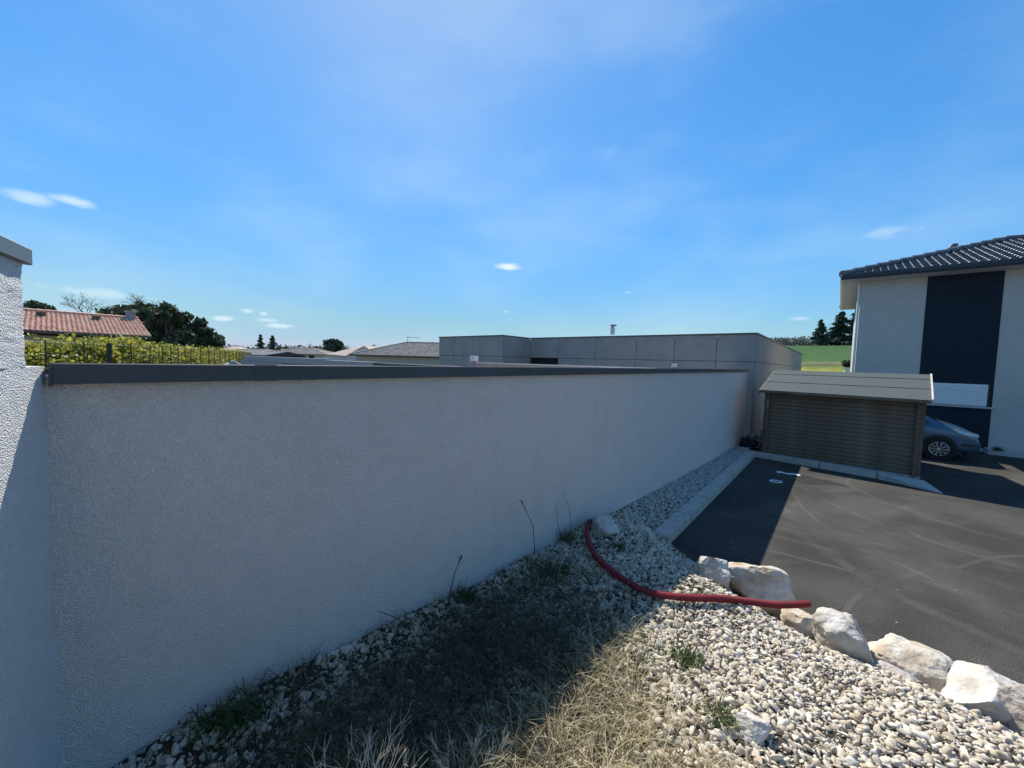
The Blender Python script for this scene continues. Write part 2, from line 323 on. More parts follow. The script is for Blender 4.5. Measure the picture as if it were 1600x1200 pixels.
class MB:
    def __init__(s): s.v = []; s.f = []
    def add(s, vs, fs):
        b = len(s.v); s.v += [tuple(v) for v in vs]; s.f += [tuple(i + b for i in f) for f in fs]; return s
    def box(s, x0, x1, y0, y1, z0, z1):
        return s.add([(x0, y0, z0), (x1, y0, z0), (x1, y1, z0), (x0, y1, z0), (x0, y0, z1), (x1, y0, z1), (x1, y1, z1), (x0, y1, z1)],
                     [(0, 3, 2, 1), (4, 5, 6, 7), (0, 1, 5, 4), (1, 2, 6, 5), (2, 3, 7, 6), (3, 0, 4, 7)])
    def prism(s, pts, vec):                 # closed outline pts (3D) pushed along vec
        n = len(pts); vec = Vector(vec); a = [Vector(p) for p in pts]; b = [p + vec for p in a]
        return s.add(a + b, [tuple(range(n))[::-1], tuple(range(n, 2 * n))] + [(i, (i + 1) % n, n + (i + 1) % n, n + i) for i in range(n)])
    def beam(s, p, q, w, h, up=(0, 0, 1)):
        p, q = Vector(p), Vector(q); d = (q - p).normalized(); side = d.cross(Vector(up)).normalized(); u = side.cross(d)
        c = [side * a * w / 2 + u * b * h / 2 for a, b in ((-1, -1), (1, -1), (1, 1), (-1, 1))]
        return s.prism([p + x for x in c], q - p)
    def tube(s, pts, r, n=8, cap=True):
        pts = [Vector(p) for p in pts]; rs = r if hasattr(r, '__len__') else [r] * len(pts)
        up = Vector((0, 0, 1)) if abs((pts[-1] - pts[0]).normalized().z) < .9 else Vector((1, 0, 0))
        b = len(s.v)
        for i, p in enumerate(pts):
            d = (pts[min(i + 1, len(pts) - 1)] - pts[max(i - 1, 0)]).normalized()
            a = d.cross(up).normalized(); c = a.cross(d)
            for k in range(n):
                t = 2 * math.pi * k / n; s.v.append(tuple(p + (a * math.cos(t) + c * math.sin(t)) * rs[i]))
        for i in range(len(pts) - 1):
            for k in range(n):
                k2 = (k + 1) % n; s.f.append((b + i * n + k, b + i * n + k2, b + (i + 1) * n + k2, b + (i + 1) * n + k))
        if cap:
            s.f.append(tuple(b + k for k in range(n))[::-1]); e = b + (len(pts) - 1) * n; s.f.append(tuple(e + k for k in range(n)))
        return s
    def mesh(s, name, bevel=0.0, smooth=False, seg=1):
        me = bpy.data.meshes.new(name); me.from_pydata(s.v, [], s.f)
        bm = bmesh.new(); bm.from_mesh(me)
        bmesh.ops.recalc_face_normals(bm, faces=bm.faces)
        if bevel:
            bmesh.ops.bevel(bm, geom=[e for e in bm.edges if e.is_manifold and e.calc_face_angle(0) > .4], offset=bevel, segments=seg, affect='EDGES', clamp_overlap=True)
        bm.to_mesh(me); bm.free()
        if smooth: me.polygons.foreach_set('use_smooth', [True] * len(me.polygons))
        me.update(); return me
    def build(s, name, m, parent=None, bevel=0.0, smooth=False, seg=1, **kw):
        return link(name, s.mesh(name, bevel, smooth, seg), m, parent, **kw)

# ------------------------------------------------------------------ ground heights
Y_W = np.array([-4, 0.1, 0.8, 1.33, 1.9, 2.6, 3.3, 4.0, 4.7, 5.6, 7.0, 9.2, 11, 13, 16]); Z_W = np.array([.64, .62, .61, .55, .51, .49, .46, .45, .37, .33, .26, .16, .09, .05, .04])
X_E = np.array([-1.5, -1.0, -.45, 0, .5, 1.0, 1.6, 2.6, 5]); Y_E = np.array([4.95, 4.6, 4.45, 4.25, 4.3, 4.2, 4.05, 3.8, 3.2])
def sstep(t): t = np.clip(t, 0, 1); return t * t * (3 - 2 * t)
def mound(x, y):
    x = np.asarray(x, float); y = np.asarray(y, float)
    hw = np.interp(y, Y_W, Z_W)
    hs = .095 + (hw - .095) * np.clip((-1.76 - x) / .4, 0, 1)
    bump = .018 * np.sin(3.1 * x + 1.7 * y) + .014 * np.sin(5.3 * y - 2.2 * x + 1)
    hm = np.where(x < -.9, hw, hw + (np.interp(y, [0, 1, 2, 2.6, 3.4, 4.4], [.66, .62, .55, .50, .42, .3]) - hw) * sstep((x + .9) / .8)) + bump
    ye = np.interp(x, X_E, Y_E); w = np.interp(x, [-1, 0, 1, 2], [1.15, 1.35, 1.6, 1.8])
    s = sstep((ye - y) / w + .12)
    fl = .03 + (hs - .03) * sstep((-1.42 - x) / .28)
    s2 = sstep((5.15 - y) / 1.0)
    left = hs + (hm - hs) * s2
    right = -.03 + (hm + .03) * s
    return right + (left - right) * sstep((-1.35 - x) / .35)
def land(x, y):
    x = np.asarray(x, float); y = np.asarray(y, float)
    h = np.interp(y, [-400, 20, 34, 45, 60, 150, 165, 230, 500, 1200], [-.06, -.06, .5, 1.9, 3.4, 9.9, 10.6, 11.5, 9, 6])
    k = sstep((x + 75) / 50)
    base = -.06 + .35 * sstep((-x - 3) / 6)
    return base + (h - base) * np.where(y > 20, k, 0)

# terrain, asphalt, mound
def grid(xs, ys, fn):
    X, Y = np.meshgrid(xs, ys); Z = fn(X, Y); V = np.stack([X, Y, Z], -1).reshape(-1, 3)
    nx, ny = len(xs), len(ys); i = np.arange((nx - 1) * (ny - 1)); r = i // (nx - 1); c = i % (nx - 1); a = r * nx + c
    return V, np.stack([a, a + 1, a + nx + 1, a + nx], -1)
xs = np.unique(np.concatenate([np.linspace(-1500, -120, 30), np.linspace(-120, 60, 91), np.linspace(60, 1500, 30)]))
ys = np.unique(np.concatenate([np.linspace(-1200, -20, 20), np.linspace(-20, 260, 141), np.linspace(260, 1600, 40)]))
link('ground', mesh_np('ground', *grid(xs, ys, land), smooth=True), M['land'], kind='structure', label='grassy ground and fields rising to a low ridge')
link('asphalt_yard', mesh_np('asphalt_yard', *grid(np.linspace(-1.54, 14, 12), np.linspace(-2, 30, 12), lambda x, y: 0 * x)), M['asphalt'], kind='structure', label='dark asphalt yard with pale tyre scuffs')
link('soil_bank', mesh_np('soil_bank', *grid(np.linspace(-2.3, 3.4, 150), np.linspace(-1.5, 5.0, 170), mound), smooth=True), M['soil'], kind='structure', label='earth bank under the gravel beside the white wall')
link('gravel_bed', mesh_np('gravel_bed', *grid(np.linspace(-2.3, -1.66, 14), np.linspace(5.0, 12.0, 90), mound), smooth=True), M['soil'], kind='structure', label='narrow bed between the white wall and the kerb')
link('bare_earth', mesh_np('bare_earth', *grid(np.linspace(-2.3, -1.46, 14), np.linspace(12.0, 24, 90), lambda x, y: np.minimum(mound(x, y), .05)), smooth=True), M['soil'], kind='structure', label='bare earth beside the shed and the grey building')

# ------------------------------------------------------------------ main low wall
t = thing('garden_wall', 'long low white roughcast wall with thin dark metal coping', 'wall', (-2.25, 0, 0))
def TW(mb, o): mb.v = [tuple(Vector(v) - Vector(o)) for v in mb.v]; return mb
O = (-2.25, 0, 0)
TW(MB().box(-2.35, -2.15, -.05, 13.75, -.2, 2.20), O).build('wall_face', M['stucco'], t, bevel=.006)
def coping_piece(y0, y1, z0, z1, dx=0.0):
    mb = MB()
    prof = [(-2.388 - dx, -.062 - dx), (-2.112 + dx, -.062 - dx), (-2.112 + dx, .010), (-2.117 + dx, .014 + dx), (-2.38 - dx, -.020 + dx), (-2.388 - dx, -.024)]
    a = [(x, y0, z0 + z) for x, z in prof]; b = [(x, y1, z1 + z) for x, z in prof]; n = len(prof)
    mb.add(a + b, [tuple(range(n))[::-1], tuple(range(n, 2 * n))] + [(i, (i + 1) % n, n + (i + 1) % n, n + i) for i in range(n)])
    return TW(mb, O)
zc = lambda y: 2.236 + y * .0026
js = [-.01, .66, 4.7, 8.7, 12.2, 13.78]
for a, b in zip(js[:-1], js[1:]):
    coping_piece(a + .003, b - .003, zc(a), zc(b)).build('coping', M['coping'], t)
for y in js[1:-1]:
    coping_piece(y - .045, y + .045, zc(y), zc(y), .002).build('coping_sleeve', M['coping'], t)
coping_piece(-.016, -.0075, zc(0) - .003, zc(0) - .003, .003).build('coping_end', M['coping'], t)

# tall wall at the photographer's left
dv = Vector((.963, -.27, 0)).normalized(); nv = Vector((.27, .963, 0)).normalized()
P0 = Vector((-2.105, -.062, 0)) + nv * .025
t = thing('boundary_wall', 'taller rough white wall with grey coping at the left edge', 'wall', P0)
def outl(pts, th, off=0): return MB().prism([dv * s + _z * z + nv * off for s, z in pts], -nv * th)
for pts_, cuts in (([(-.056, -.1), (2.6, -.1), (2.6, 2.237), (-.056, 2.237)], 130), ([(.09, 2.237), (2.6, 2.237), (2.6, 2.585), (.09, 2.585)], 60)):
    bm_me = outl(pts_, .2).mesh('wall_face')
    bm = bmesh.new(); bm.from_mesh(bm_me)
    bmesh.ops.subdivide_edges(bm, edges=bm.edges, cuts=cuts, use_grid_fill=True)
    bm.normal_update()
    for v in bm.verts:
        p = v.co
        k = noise.noise(p * 62) * .45 + noise.noise(p * 140) * .6 + noise.noise(p * 25) * .35
        v.co = p + nv * (k * .0034) if p.dot(nv) > -.01 else p
    bm.to_mesh(bm_me); bm.free(); bm_me.polygons.foreach_set('use_smooth', [True] * len(bm_me.polygons))
    bm_me.set_sharp_from_angle(angle=math.radians(60))
    link('wall_face', bm_me, M['rough_stucco'], t)
outl([(.055, 2.57), (2.65, 2.57), (2.65, 2.622), (.055, 2.622)], .24, .015).build('coping', M['coping_light'], t, bevel=.003)

# ------------------------------------------------------------------ kerb
t = thing('concrete_kerb', 'grey concrete kerb running from the gravel to the shed front', 'kerb', (-1.65, 5, 0))
O = (-1.65, 5, 0)
y = 5.02
while y < 11.7:
    y1 = min(y + .985, 11.78)
    dz = random.uniform(-.004, .004)
    TW(MB().box(-1.765, -1.545, y, y1, -.08, .122 + dz), O).build('kerb_stone', M['concrete'], t, bevel=.012, seg=2); y = y1 + .012
A, B = Vector((-1.545, 11.78, 0)), Vector((.86, 11.42, 0)); d = (B - A).normalized(); nn = Vector((-d.y, d.x, 0))
s0 = -.22
for ln in (.55, 1.0, 1.0):
    p = A + d * s0; q = A + d * (s0 + ln - .012)
    MB().prism([p - Vector(O) + _z * -.08, q - Vector(O) + _z * -.08, q + nn * .2 - Vector(O) + _z * -.08, p + nn * .2 - Vector(O) + _z * -.08], (0, 0, .2)).build('kerb_stone', M['concrete'], t, bevel=.012, seg=2)
    s0 += ln
# sloped end piece
p = A + d * s0; tip = Vector((1.66, 10.98, 0)); bk = Vector((1.50, 11.75, 0)); q2 = p + nn * .25
vs = [p, tip, bk, q2]
top = [p + _z * .118, tip + _z * .012, bk + _z * .06, q2 + _z * .118]
MB().add([v - Vector(O) - _z * .05 for v in vs] + [v - Vector(O) for v in top], [(3, 2, 1, 0), (4, 5, 6, 7), (0, 1, 5, 4), (1, 2, 6, 5), (2, 3, 7, 6), (3, 0, 4, 7)]).build('kerb_ramp', M['concrete'], t, bevel=.004)

# ------------------------------------------------------------------ shed
SH = thing('garden_shed', 'low brown log shed with grey felt roof beside the wall', 'shed', (-.02, 11.95, .0), math.radians(-5.0))
W2, DP, LH, ZB, NL = 1.465, 2.85, .0985, .10, 16
log_shapes = {}
def log_mesh(key, L, axis):
    if key in log_shapes: return log_shapes[key]
    h, w = LH - .003, .045
    prof = [(-w / 2, .004), (w / 2, .004), (w / 2 + .0025, .012), (w / 2 + .0025, h - .009), (w / 2, h), (-w / 2, h), (-w / 2 - .0025, h - .009), (-w / 2 - .0025, .012)]
    mb = MB()
    if axis == 'x': mb.prism([(-L / 2, a, b) for a, b in prof], (L, 0, 0))
    else: mb.prism([(a, -L / 2, b) for a, b in prof], (0, L, 0))
    me = mb.mesh('log'); me.materials.append(M['log']); log_shapes[key] = me; return me
for i in range(NL):
    z = ZB + i * LH
    for yy in (.1, DP - .1):
        o = link('log', log_mesh('x', 2 * W2, 'x'), None, SH); o.location = (random.uniform(-.004, .004), yy + random.uniform(-.002, .002), z)
    for xx in (-W2 + .1, W2 - .1):
        o = link('log', log_mesh('y', DP, 'y'), None, SH); o.location = (xx, DP / 2 + random.uniform(-.004, .004), z - LH / 2 if i else z - LH * .45)
ze = ZB + NL * LH           # 1.676
zr = 2.27; yr = DP / 2
for xx in (-W2 + .1, W2 - .1):
    for j in range(5):
        z0 = ze - LH / 2 + j * LH; half = (yr + .05) * (1 - (z0 + LH - 1.70) / (zr - 1.70)) if z0 + LH > 1.70 else yr
        if half > .1: TW(MB().box(xx - .022, xx + .022, yr - half, yr + half, z0, z0 + LH - .004), (0, 0, 0)).build('gable_log', M['log'], SH)
for xx in (-W2 + .04, W2 - .04):
    MB().box(xx - .035, xx + .035, .068, .074, ZB - .02, ze).build('corner_trim', M['log'], SH)
OV = .17; EX = 1.525
def slope(yy): return 1.745 + (zr - 1.745) * (min(yy, 2 * yr - yy) + OV) / (yr + OV)
for side in (0, 1):
    yy = lambda k: (-OV + k * (yr + OV)) if not side else (2 * yr + OV - k * (yr + OV))
    for j, (k0, k1) in enumerate(((0, .42), (.40, .80), (.78, 1.0))):
        lift = .004 * j
        a, b = yy(k0), yy(k1); za, zb = slope(a) + lift, slope(b) + lift
        n = 14; mb = MB(); vs = []; fs = []
        for q in range(n + 1):
            x = -EX + 2 * EX * q / n; e = random.uniform(-.007, .007)
            vs += [(x, a + (e if j else e * .3), za + .012 + random.uniform(0, .004)), (x, b, zb + .006)]
        fs = [(2 * q, 2 * q + 2, 2 * q + 3, 2 * q + 1) for q in range(n)]
        vs2 = [(x, y_, z_ - .008) for x, y_, z_ in vs]; m_ = len(vs)
        fs2 = [tuple(i + m_ for i in f[::-1]) for f in fs]
        rim = [(2 * q, 2 * q + m_, 2 * q + 2 + m_, 2 * q + 2) for q in range(n)]
        mb.add(vs + vs2, fs + fs2 + rim); mb.build('roof_felt', M['felt'], SH)
    a, b = yy(0) + (.012 if not side else -.012), yy(1)
    MB().add([(-EX + .02, a, slope(a) - .03), (EX - .02, a, slope(a) - .03), (EX - .02, b, slope(b) - .03), (-EX + .02, b, slope(b) - .03),
              (-EX + .02, a, slope(a)), (EX - .02, a, slope(a)), (EX - .02, b, slope(b)), (-EX + .02, b, slope(b))],
             [(3, 2, 1, 0), (4, 5, 6, 7), (0, 1, 5, 4), (1, 2, 6, 5), (2, 3, 7, 6), (3, 0, 4, 7)]).build('roof_boards', M['log'], SH)
    for sx in (-1, 1):
        a, b = yy(0), yy(1); x0 = sx * (EX + .002); lift = .035 if sx > 0 else .002
        w = .028
        MB().add([(x0, a, slope(a) - .085), (x0 + sx * w, a, slope(a) - .085), (x0 + sx * w, b, slope(b) - .085), (x0, b, slope(b) - .085),
                  (x0, a, slope(a) + lift), (x0 + sx * w, a, slope(a) + lift), (x0 + sx * w, b, slope(b) + lift), (x0, b, slope(b) + lift)],
                 [(3, 2, 1, 0), (4, 5, 6, 7), (0, 1, 5, 4), (1, 2, 6, 5), (2, 3, 7, 6), (3, 0, 4, 7)]).build('barge_board', M['pale_wood'] if sx > 0 else M['log'], SH)
MB().box(-EX, EX, -OV - .02, -OV + .004, slope(-OV) - .055, slope(-OV) - .004).build('eaves_board', M['log'], SH)
for k in range(3):
    MB().tube([(-W2 + .10, .0, 1.475 - k * .078), (-W2 + .10, -.014, 1.475 - k * .078)], .013, 10).build('white_peg', M['white_pvc'], SH)
MB().box(-W2, W2, .06, DP - .06, -.02, .095).build('base', M['concrete'], SH)

# ------------------------------------------------------------------ roof tiles as geometry
def tile_field(org, u, v, ulen, vlen, tw, th, inside, amp=.03, lift=.035, flat=False):
    org, u, v = Vector(org), Vector(u).normalized(), Vector(v).normalized(); n = u.cross(v).normalized()
    if n.z < 0: n = -n
    prof = ((0, 0), (.12, .0), (.3, .8), (.5, 1), (.7, .8), (.88, 0), (1, 0)) if not flat else ((0, .25), (.08, .9), (.16, 1), (.28, .35), (.6, .15), (.9, .25), (1, .25))
    V, Fq = [], []
    rows = int(math.ceil(vlen / th)); cols = int(math.ceil(ulen / tw))
    for j in range(rows):
        for i in range(cols):
            if not inside((i + .5) * tw, (j + .5) * th): continue
            b = len(V); jt = random.uniform(-.004, .004)
            for vv, lf in ((j * th - .03, lift), (j * th + th, .004)):
                for (a, hgt) in prof:
                    V.append(org + u * ((i + a) * tw) + v * vv + n * (lf + hgt * amp + jt))
            for a, hgt in prof: V.append(org + u * ((i + a) * tw) + v * (j * th - .03) + n * (hgt * amp * .5 + jt))
            k = len(prof)
            for q in range(k - 1):
                Fq.append((b + q, b + q + 1, b + k + q + 1, b + k + q)); Fq.append((b + 2 * k + q, b + 2 * k + q + 1, b + q + 1, b + q))
    return mesh_np('tiles', np.array([tuple(p) for p in V]), np.array(Fq))
def hip_house(name, label, corner, u, w, d, z0, ze, zr, roofmat, wallmat, ov=.5, tw=.26, th=.36, amp=.05, tiles=(1, 1, 0, 0), group=None, chimney=None, windows=()):
    """rectangular house: corner is the front left of its walls, u along the front, depth goes to the left of u"""
    u = Vector((u[0], u[1], 0)).normalized(); v = Vector((-u.y, u.x, 0)); c = Vector((corner[0], corner[1], 0))
    T = thing(name, label, 'house', (c.x, c.y, z0), math.atan2(u.y, u.x), group)
    zt = ze - z0
    MB().box(0, w, 0, d, -.5, zt).build('wall', wallmat, T)
    h = d / 2 + ov; rise = zr - ze; W = w + 2 * ov; sl = math.hypot(h, rise)
    e = [Vector((-ov, -ov, zt)), Vector((w + ov, -ov, zt)), Vector((w + ov, d + ov, zt)), Vector((-ov, d + ov, zt))]
    r = [Vector((-ov + h, d / 2, zt + rise)), Vector((w + ov - h, d / 2, zt + rise))]
    rf = MB().add(e + r + [p - _z * .12 for p in e], [(0, 1, 5, 4), (1, 2, 5), (2, 3, 4, 5), (3, 0, 4), (9, 8, 7, 6), (0, 6, 7, 1), (1, 7, 8, 2), (2, 8, 9, 3), (3, 9, 6, 0)]).build('roof', roofmat, T)
    if tiles[0]:
        me = tile_field(e[0], (1, 0, 0), (0, h, rise), W, sl, tw, th, lambda a, b: a > b / sl * h and a < W - b / sl * h, amp); link('tiles', me, roofmat, rf, kind='stuff')
    D = d + 2 * ov
    if tiles[1]:
        me = tile_field(e[1], (0, 1, 0), (-h, 0, rise), D, sl, tw, th, lambda a, b: a > b / sl * h and a < D - b / sl * h, amp); link('tiles', me, roofmat, rf, kind='stuff')
    if tiles[2]:
        me = tile_field(e[3], (0, -1, 0), (h, 0, rise), D, sl, tw, th, lambda a, b: a > b / sl * h and a < D - b / sl * h, amp); link('tiles', me, roofmat, rf, kind='stuff')
    for a, b in ((e[0], r[0]), (e[1], r[1]), (e[2], r[1]), (e[3], r[0]), (r[0], r[1])):
        n = max(2, int((b - a).length / .42)); k = _z * .05; pts = []
        for q in range(n):
            pts += [a.lerp(b, q / n) + k, a.lerp(b, (q + .98) / n) + k]
        MB().tube(pts, [.135, .10] * n, 8).build('ridge_tiles', roofmat, rf)
    for a, b in ((e[0], e[1]), (e[1], e[2])):
        MB().tube([a - _z * .06 + (a - r[0]).normalized() * .03, b - _z * .06 + (b - r[1]).normalized() * .03], .065, 8).build('gutter', M['zinc_dark'] if roofmat == M['slate_tile'] else M['bark'], T)
    for (a, b, zz0, zz1) in windows:
        fr = MB().box(a, b, -.03, .05, zz0, zz1).build('window', M['white_pvc'], T)
        MB().box(a + .06, b - .06, -.045, -.032, zz0 + .06, zz1 - .06).build('pane', M['glass'], fr)
    return T, e, r, rf

# ------------------------------------------------------------------ two-storey house on the right
HX = .40
T, e, r, rf = hip_house('two_storey_house', 'two storey pale house with dark hip roof and navy panel', (HX, 18.0), (1, 0), 10.0, 7.6, 0, 5.56, 7.06, M['slate_tile'], M['house_wall'], ov=.52, tw=.30, th=.34, amp=.028, tiles=(0, 0, 0, 0))
h = 7.6 / 2 + .52; rise = 1.5; sl = math.hypot(h, rise); W = 10 + 1.04
me = tile_field(e[0], (1, 0, 0), (0, h, rise), W, sl, .19, .28, lambda a, b: a > b / sl * h and a < W - b / sl * h, .032, .05, flat=True); link('tiles', me, M['slate_tile'], rf, kind='stuff')
MB().box(-.50, 10.3, -.497, -.004, 5.424, 5.437).build('soffit', M['soffit'], T)
MB().box(-.50, -.004, .0, 8.0, 5.424, 5.437).build('soffit', M['soffit'], T)
MB().box(-.52, 10.5, -.56, -.50, 5.42, 5.60).build('gutter_board', M['zinc_dark'], T)
MB().box(-.56, -.50, -.50, 8.1, 5.42, 5.60).build('gutter_board', M['white_pvc'], T)  # side board coloured white to carry the sunlight falling on it
MB().add([(-.5, -.498, 5.455), (10.4, -.498, 5.455), (10.4, -.005, 5.40), (-.5, -.005, 5.40), (-.5, -.498, 5.435), (10.4, -.498, 5.435), (10.4, -.005, 5.38), (-.5, -.005, 5.38)],
         [(3, 2, 1, 0), (4, 5, 6, 7), (0, 1, 5, 4), (1, 2, 6, 5), (2, 3, 7, 6), (3, 0, 4, 7)]).build('eaves_lining', M['soffit'], T)
px0, px1 = 1.97 - HX, 3.52 - HX
wx0, wx1, wz0, wz1 = 1.97 + .14 - HX, 3.46 - HX, 1.36, 2.03
# navy render, in pieces around the shutter opening
MB().box(px0, px1, -.014, .02, wz1, 5.40).build('navy_panel', M['navy'], T)
MB().box(px0, px1, -.014, .02, .12, wz0).build('navy_panel', M['navy'], T)
MB().box(px0, wx0, -.014, .02, wz0, wz1).build('navy_panel', M['navy'], T)
MB().box(wx1, px1, -.014, .02, wz0, wz1).build('navy_panel', M['navy'], T)
sh = MB().box(wx0 + .005, wx1 - .045, -.008, -.001, wz0 + .02, wz1 - .005).build('roller_shutter', M['white_pvc'], T)
k = 0
zz = wz0 + .03
slat = None
while zz < wz1 - .05:
    if slat is None:
        slat = MB().add([(wx0 + .005, -.008, 0), (wx1 - .045, -.008, 0), (wx1 - .045, -.020, .012), (wx0 + .005, -.020, .012), (wx1 - .045, -.019, .038), (wx0 + .005, -.019, .038), (wx1 - .045, -.008, .046), (wx0 + .005, -.008, .046)],
                        [(0, 1, 2, 3), (3, 2, 4, 5), (5, 4, 6, 7)]).mesh('slat'); slat.materials.append(M['white_pvc'])
    o = link('slat', slat, None, sh); o.location = (0, 0, zz); zz += .05
MB().box(wx1 - .04, wx1 - .002, -.02, .0, wz0, wz1).build('reveal_shade', M['black_plastic'], T)  # black strip painted for the shade in the window reveal
MB().box(wx0 - .02, wx1 + .12, -.085, .01, wz0 - .055, wz0 - .002).build('window_sill', M['terrace'], T, bevel=.006)
MB().tube([(-.045, .06, .1), (-.045, .06, 5.45)], .035, 8).build('downpipe', M['white_pvc'], T)
MB().tube([(2.55, 4.0, 7.05), (2.6, 4.0, 7.15), (2.7, 4.0, 7.12)], .1, 8).build('ridge_cap', M['slate_tile'], rf)
t = thing('terrace_slab', 'low pale concrete ledge along the foot of the house', 'terrace', (6.5, 17.8, 0))
MB().box(-3.05, 4, -.22, .19, -.1, .15).build('slab', M['terrace'], t, bevel=.01)

# ------------------------------------------------------------------ grey flat roofed building
GB = thing('flat_roofed_building', 'long flat roofed building clad in large grey panels', 'building', (-2.05, 14.3, 0))
ZT, ZJ = 3.395, 2.52
MB().box(-13.2, -.03, .03, 19.4, -.3, 3.30).build('core', M['dark_gap'], GB)
MB().box(-13.2, -9.03, -1.87, .03, -.3, 3.30).build('core', M['dark_gap'], GB)
def panel(x0, x1, y0, y1, z0, z1): MB().box(x0, x1, y0, y1, z0, z1).build('cladding_panel', M['clad'], GB)
g = .008
fx = [-9.0, -7.42, -5.62, -3.89, -2.49, -1.13, 0]
for a, b in zip(fx[:-1], fx[1:]):
    panel(a + g, b - g, .0, .03, ZJ + g, ZT - .005)
    if a > -8: panel(a + g, b - g, .0, .03, -.2, ZJ - g)
panel(-9.0 + g, -8.96, 0, .03, -.2, ZJ - g)
MB().box(-9.0, -7.42, .031, .036, -.2, ZJ - .02).build('garage_shade', M['dark_gap'], GB)  # flat near-black sheet paints the shade inside the garage recess
yj = [0, 1.6, 5.2, 9.0, 12.8, 16.4, 19.4]
for a, b in zip(yj[:-1], yj[1:]):
    panel(-.03, 0, a + (g if a else .031), b - g, ZJ + g, ZT - .005); panel(-.03, 0, a + (g if a else .031), b - g, -.2, ZJ - g)
wj = [-13.25, -12.15, -10.85, -9.0]
for a, b in zip(wj[:-1], wj[1:]):
    panel(a + g, b - g, -1.90, -1.87, ZJ + g, ZT - .005); panel(a + g, b - g, -1.90, -1.87, -.2, ZJ - g)
panel(-9.03, -9.0, -1.87 + g, -g, ZJ + g, ZT - .005); panel(-9.03, -9.0, -1.87 + g, -g, -.2, ZJ - g)
for bx in ((-8.98, .03, -.035, .25, ZT, ZT + .045), (-.22, .03, .25, 19.45, ZT, ZT + .045), (-13.28, -8.98, -1.935, -1.7, ZT, ZT + .045), (-9.2, -8.98, -1.7, -.035, ZT, ZT + .045)):
    MB().box(*bx).build('parapet_coping', M['clad_edge'], GB)
MB().box(-13.1, -.23, .26, 19.3, 3.30, 3.34).build('roof_deck', M['clad_edge'], GB)
l = MB().box(-2.55, -2.35, -.09, -.001, 2.27, 2.41).build('wall_lamp', M['white_pvc'], GB, bevel=.02)
MB().box(-2.52, -2.38, -.096, -.091, 2.29, 2.37).build('lamp_glass', M['lens'], l)
v_ = at(957, 520, 13.3)
t = thing('roof_vent', 'small pale roof vent with flat cap on the grey building', 'vent', (v_.x, v_.y, 3.34))
MB().tube([(0, 0, 0), (0, 0, .22)], .075, 12).build('pipe', M['soffit'], t)
MB().tube([(0, 0, .22), (0, 0, .30)], [.055, .055], 10).build('neck', M['steel'], t)
MB().tube([(0, 0, .30), (0, 0, .33)], [.14, .12], 12).build('cap', M['steel'], t)

# ------------------------------------------------------------------ walls between
t = thing('block_wall', 'bare grey concrete block wall beyond the dark coping', 'wall', (-8.6, 5, 0))
MB().box(-10.05, -.015, .02, .18, -.2, 2.19).build('mortar_core', M['mortar'], t)
bl = MB().box(0, .488, 0, .2, 0, .188).mesh('block', bevel=.006); bl.materials.append(M['block'])
for row in range(6):
    z = 2.245 - .2 * (row + 1)
    x = -10.1 - (.25 if row % 2 else 0)
    while x < -.4:
        if row == 0 and x > -3.0: zz = z - .035
        else: zz = z
        hole = (row == 1 and -6.2 < x < -4.6)
        if not hole:
            o = link('block', bl, None, t); o.location = (x, random.uniform(-.004, .004), zz - (.0 if row else .0))
        x += .5
t = thing('coped_wall', 'low wall with dark metal coping joining the block wall', 'wall', (-5.5, 5, 0))
MB().box(-3.08, 3.12, .02, .18, -.2, 2.12).build('wall_face', M['stucco'], t)
MB().box(-3.09, 3.13, -.02, .22, 2.12, 2.18).build('coping', M['coping'], t)
t = thing('brick_wall', 'unrendered pinkish hollow brick wall with pale top edge', 'wall', (-6.3, 9, 0))
MB().box(-2.9, 3.0, .015, .19, -.2, 2.21).build('mortar_core', M['mortar'], t)
br = MB().box(0, .49, 0, .2, 0, .19).mesh('brick', bevel=.005); br.materials.append(M['brick_pink'])
for row in range(5):
    x = -2.95 + (.25 if row % 2 else 0)
    while x < 2.8:
        o = link('brick', br, None, t); o.location = (x, random.uniform(-.004, .004), 2.03 - .2 * row); x += .5
MB().box(-2.9, 3.0, -.01, .21, 2.222, 2.25).build('mortar_cap', M['render_white'], t)
t = thing('pink_post', 'short pinkish block post at the end of the brick wall', 'post', (-9.38, 9.1, 0))
MB().box(-.085, .085, -.1, .1, -.2, 2.28).build('post_body', M['brick_pink'], t)
MB().box(-.10, .10, -.11, .11, 2.28, 2.46).build('post_cap', M['render_white'], t, bevel=.01)
t = thing('rubble_pile', 'pale rubble heap by the end of the block wall', 'rubble', (-19.6, 5.2, .8))
for k in range(9):
    c = Vector((random.uniform(-1.2, .5), random.uniform(-.4, .4), random.uniform(.5, .95)))
    mb = MB().box(-.25, .25, -.2, .2, -.15, .15); R_ = Matrix.Rotation(random.uniform(0, 3), 3, Vector((random.random(), random.random(), .5)).normalized())
    mb.v = [tuple(R_ @ Vector(v) + c) for v in mb.v]; mb.build('rubble_piece', M['block'], t, bevel=.04)
MB().add([(-2.2, -.8, -.8), (1.4, -.8, -.8), (1.4, .8, -.8), (-2.2, .8, -.8), (-.6, 0, .8)], [(3, 2, 1, 0), (0, 1, 4), (1, 2, 4), (2, 3, 4), (3, 0, 4)]).build('rubble_heart', M['mortar'], t)

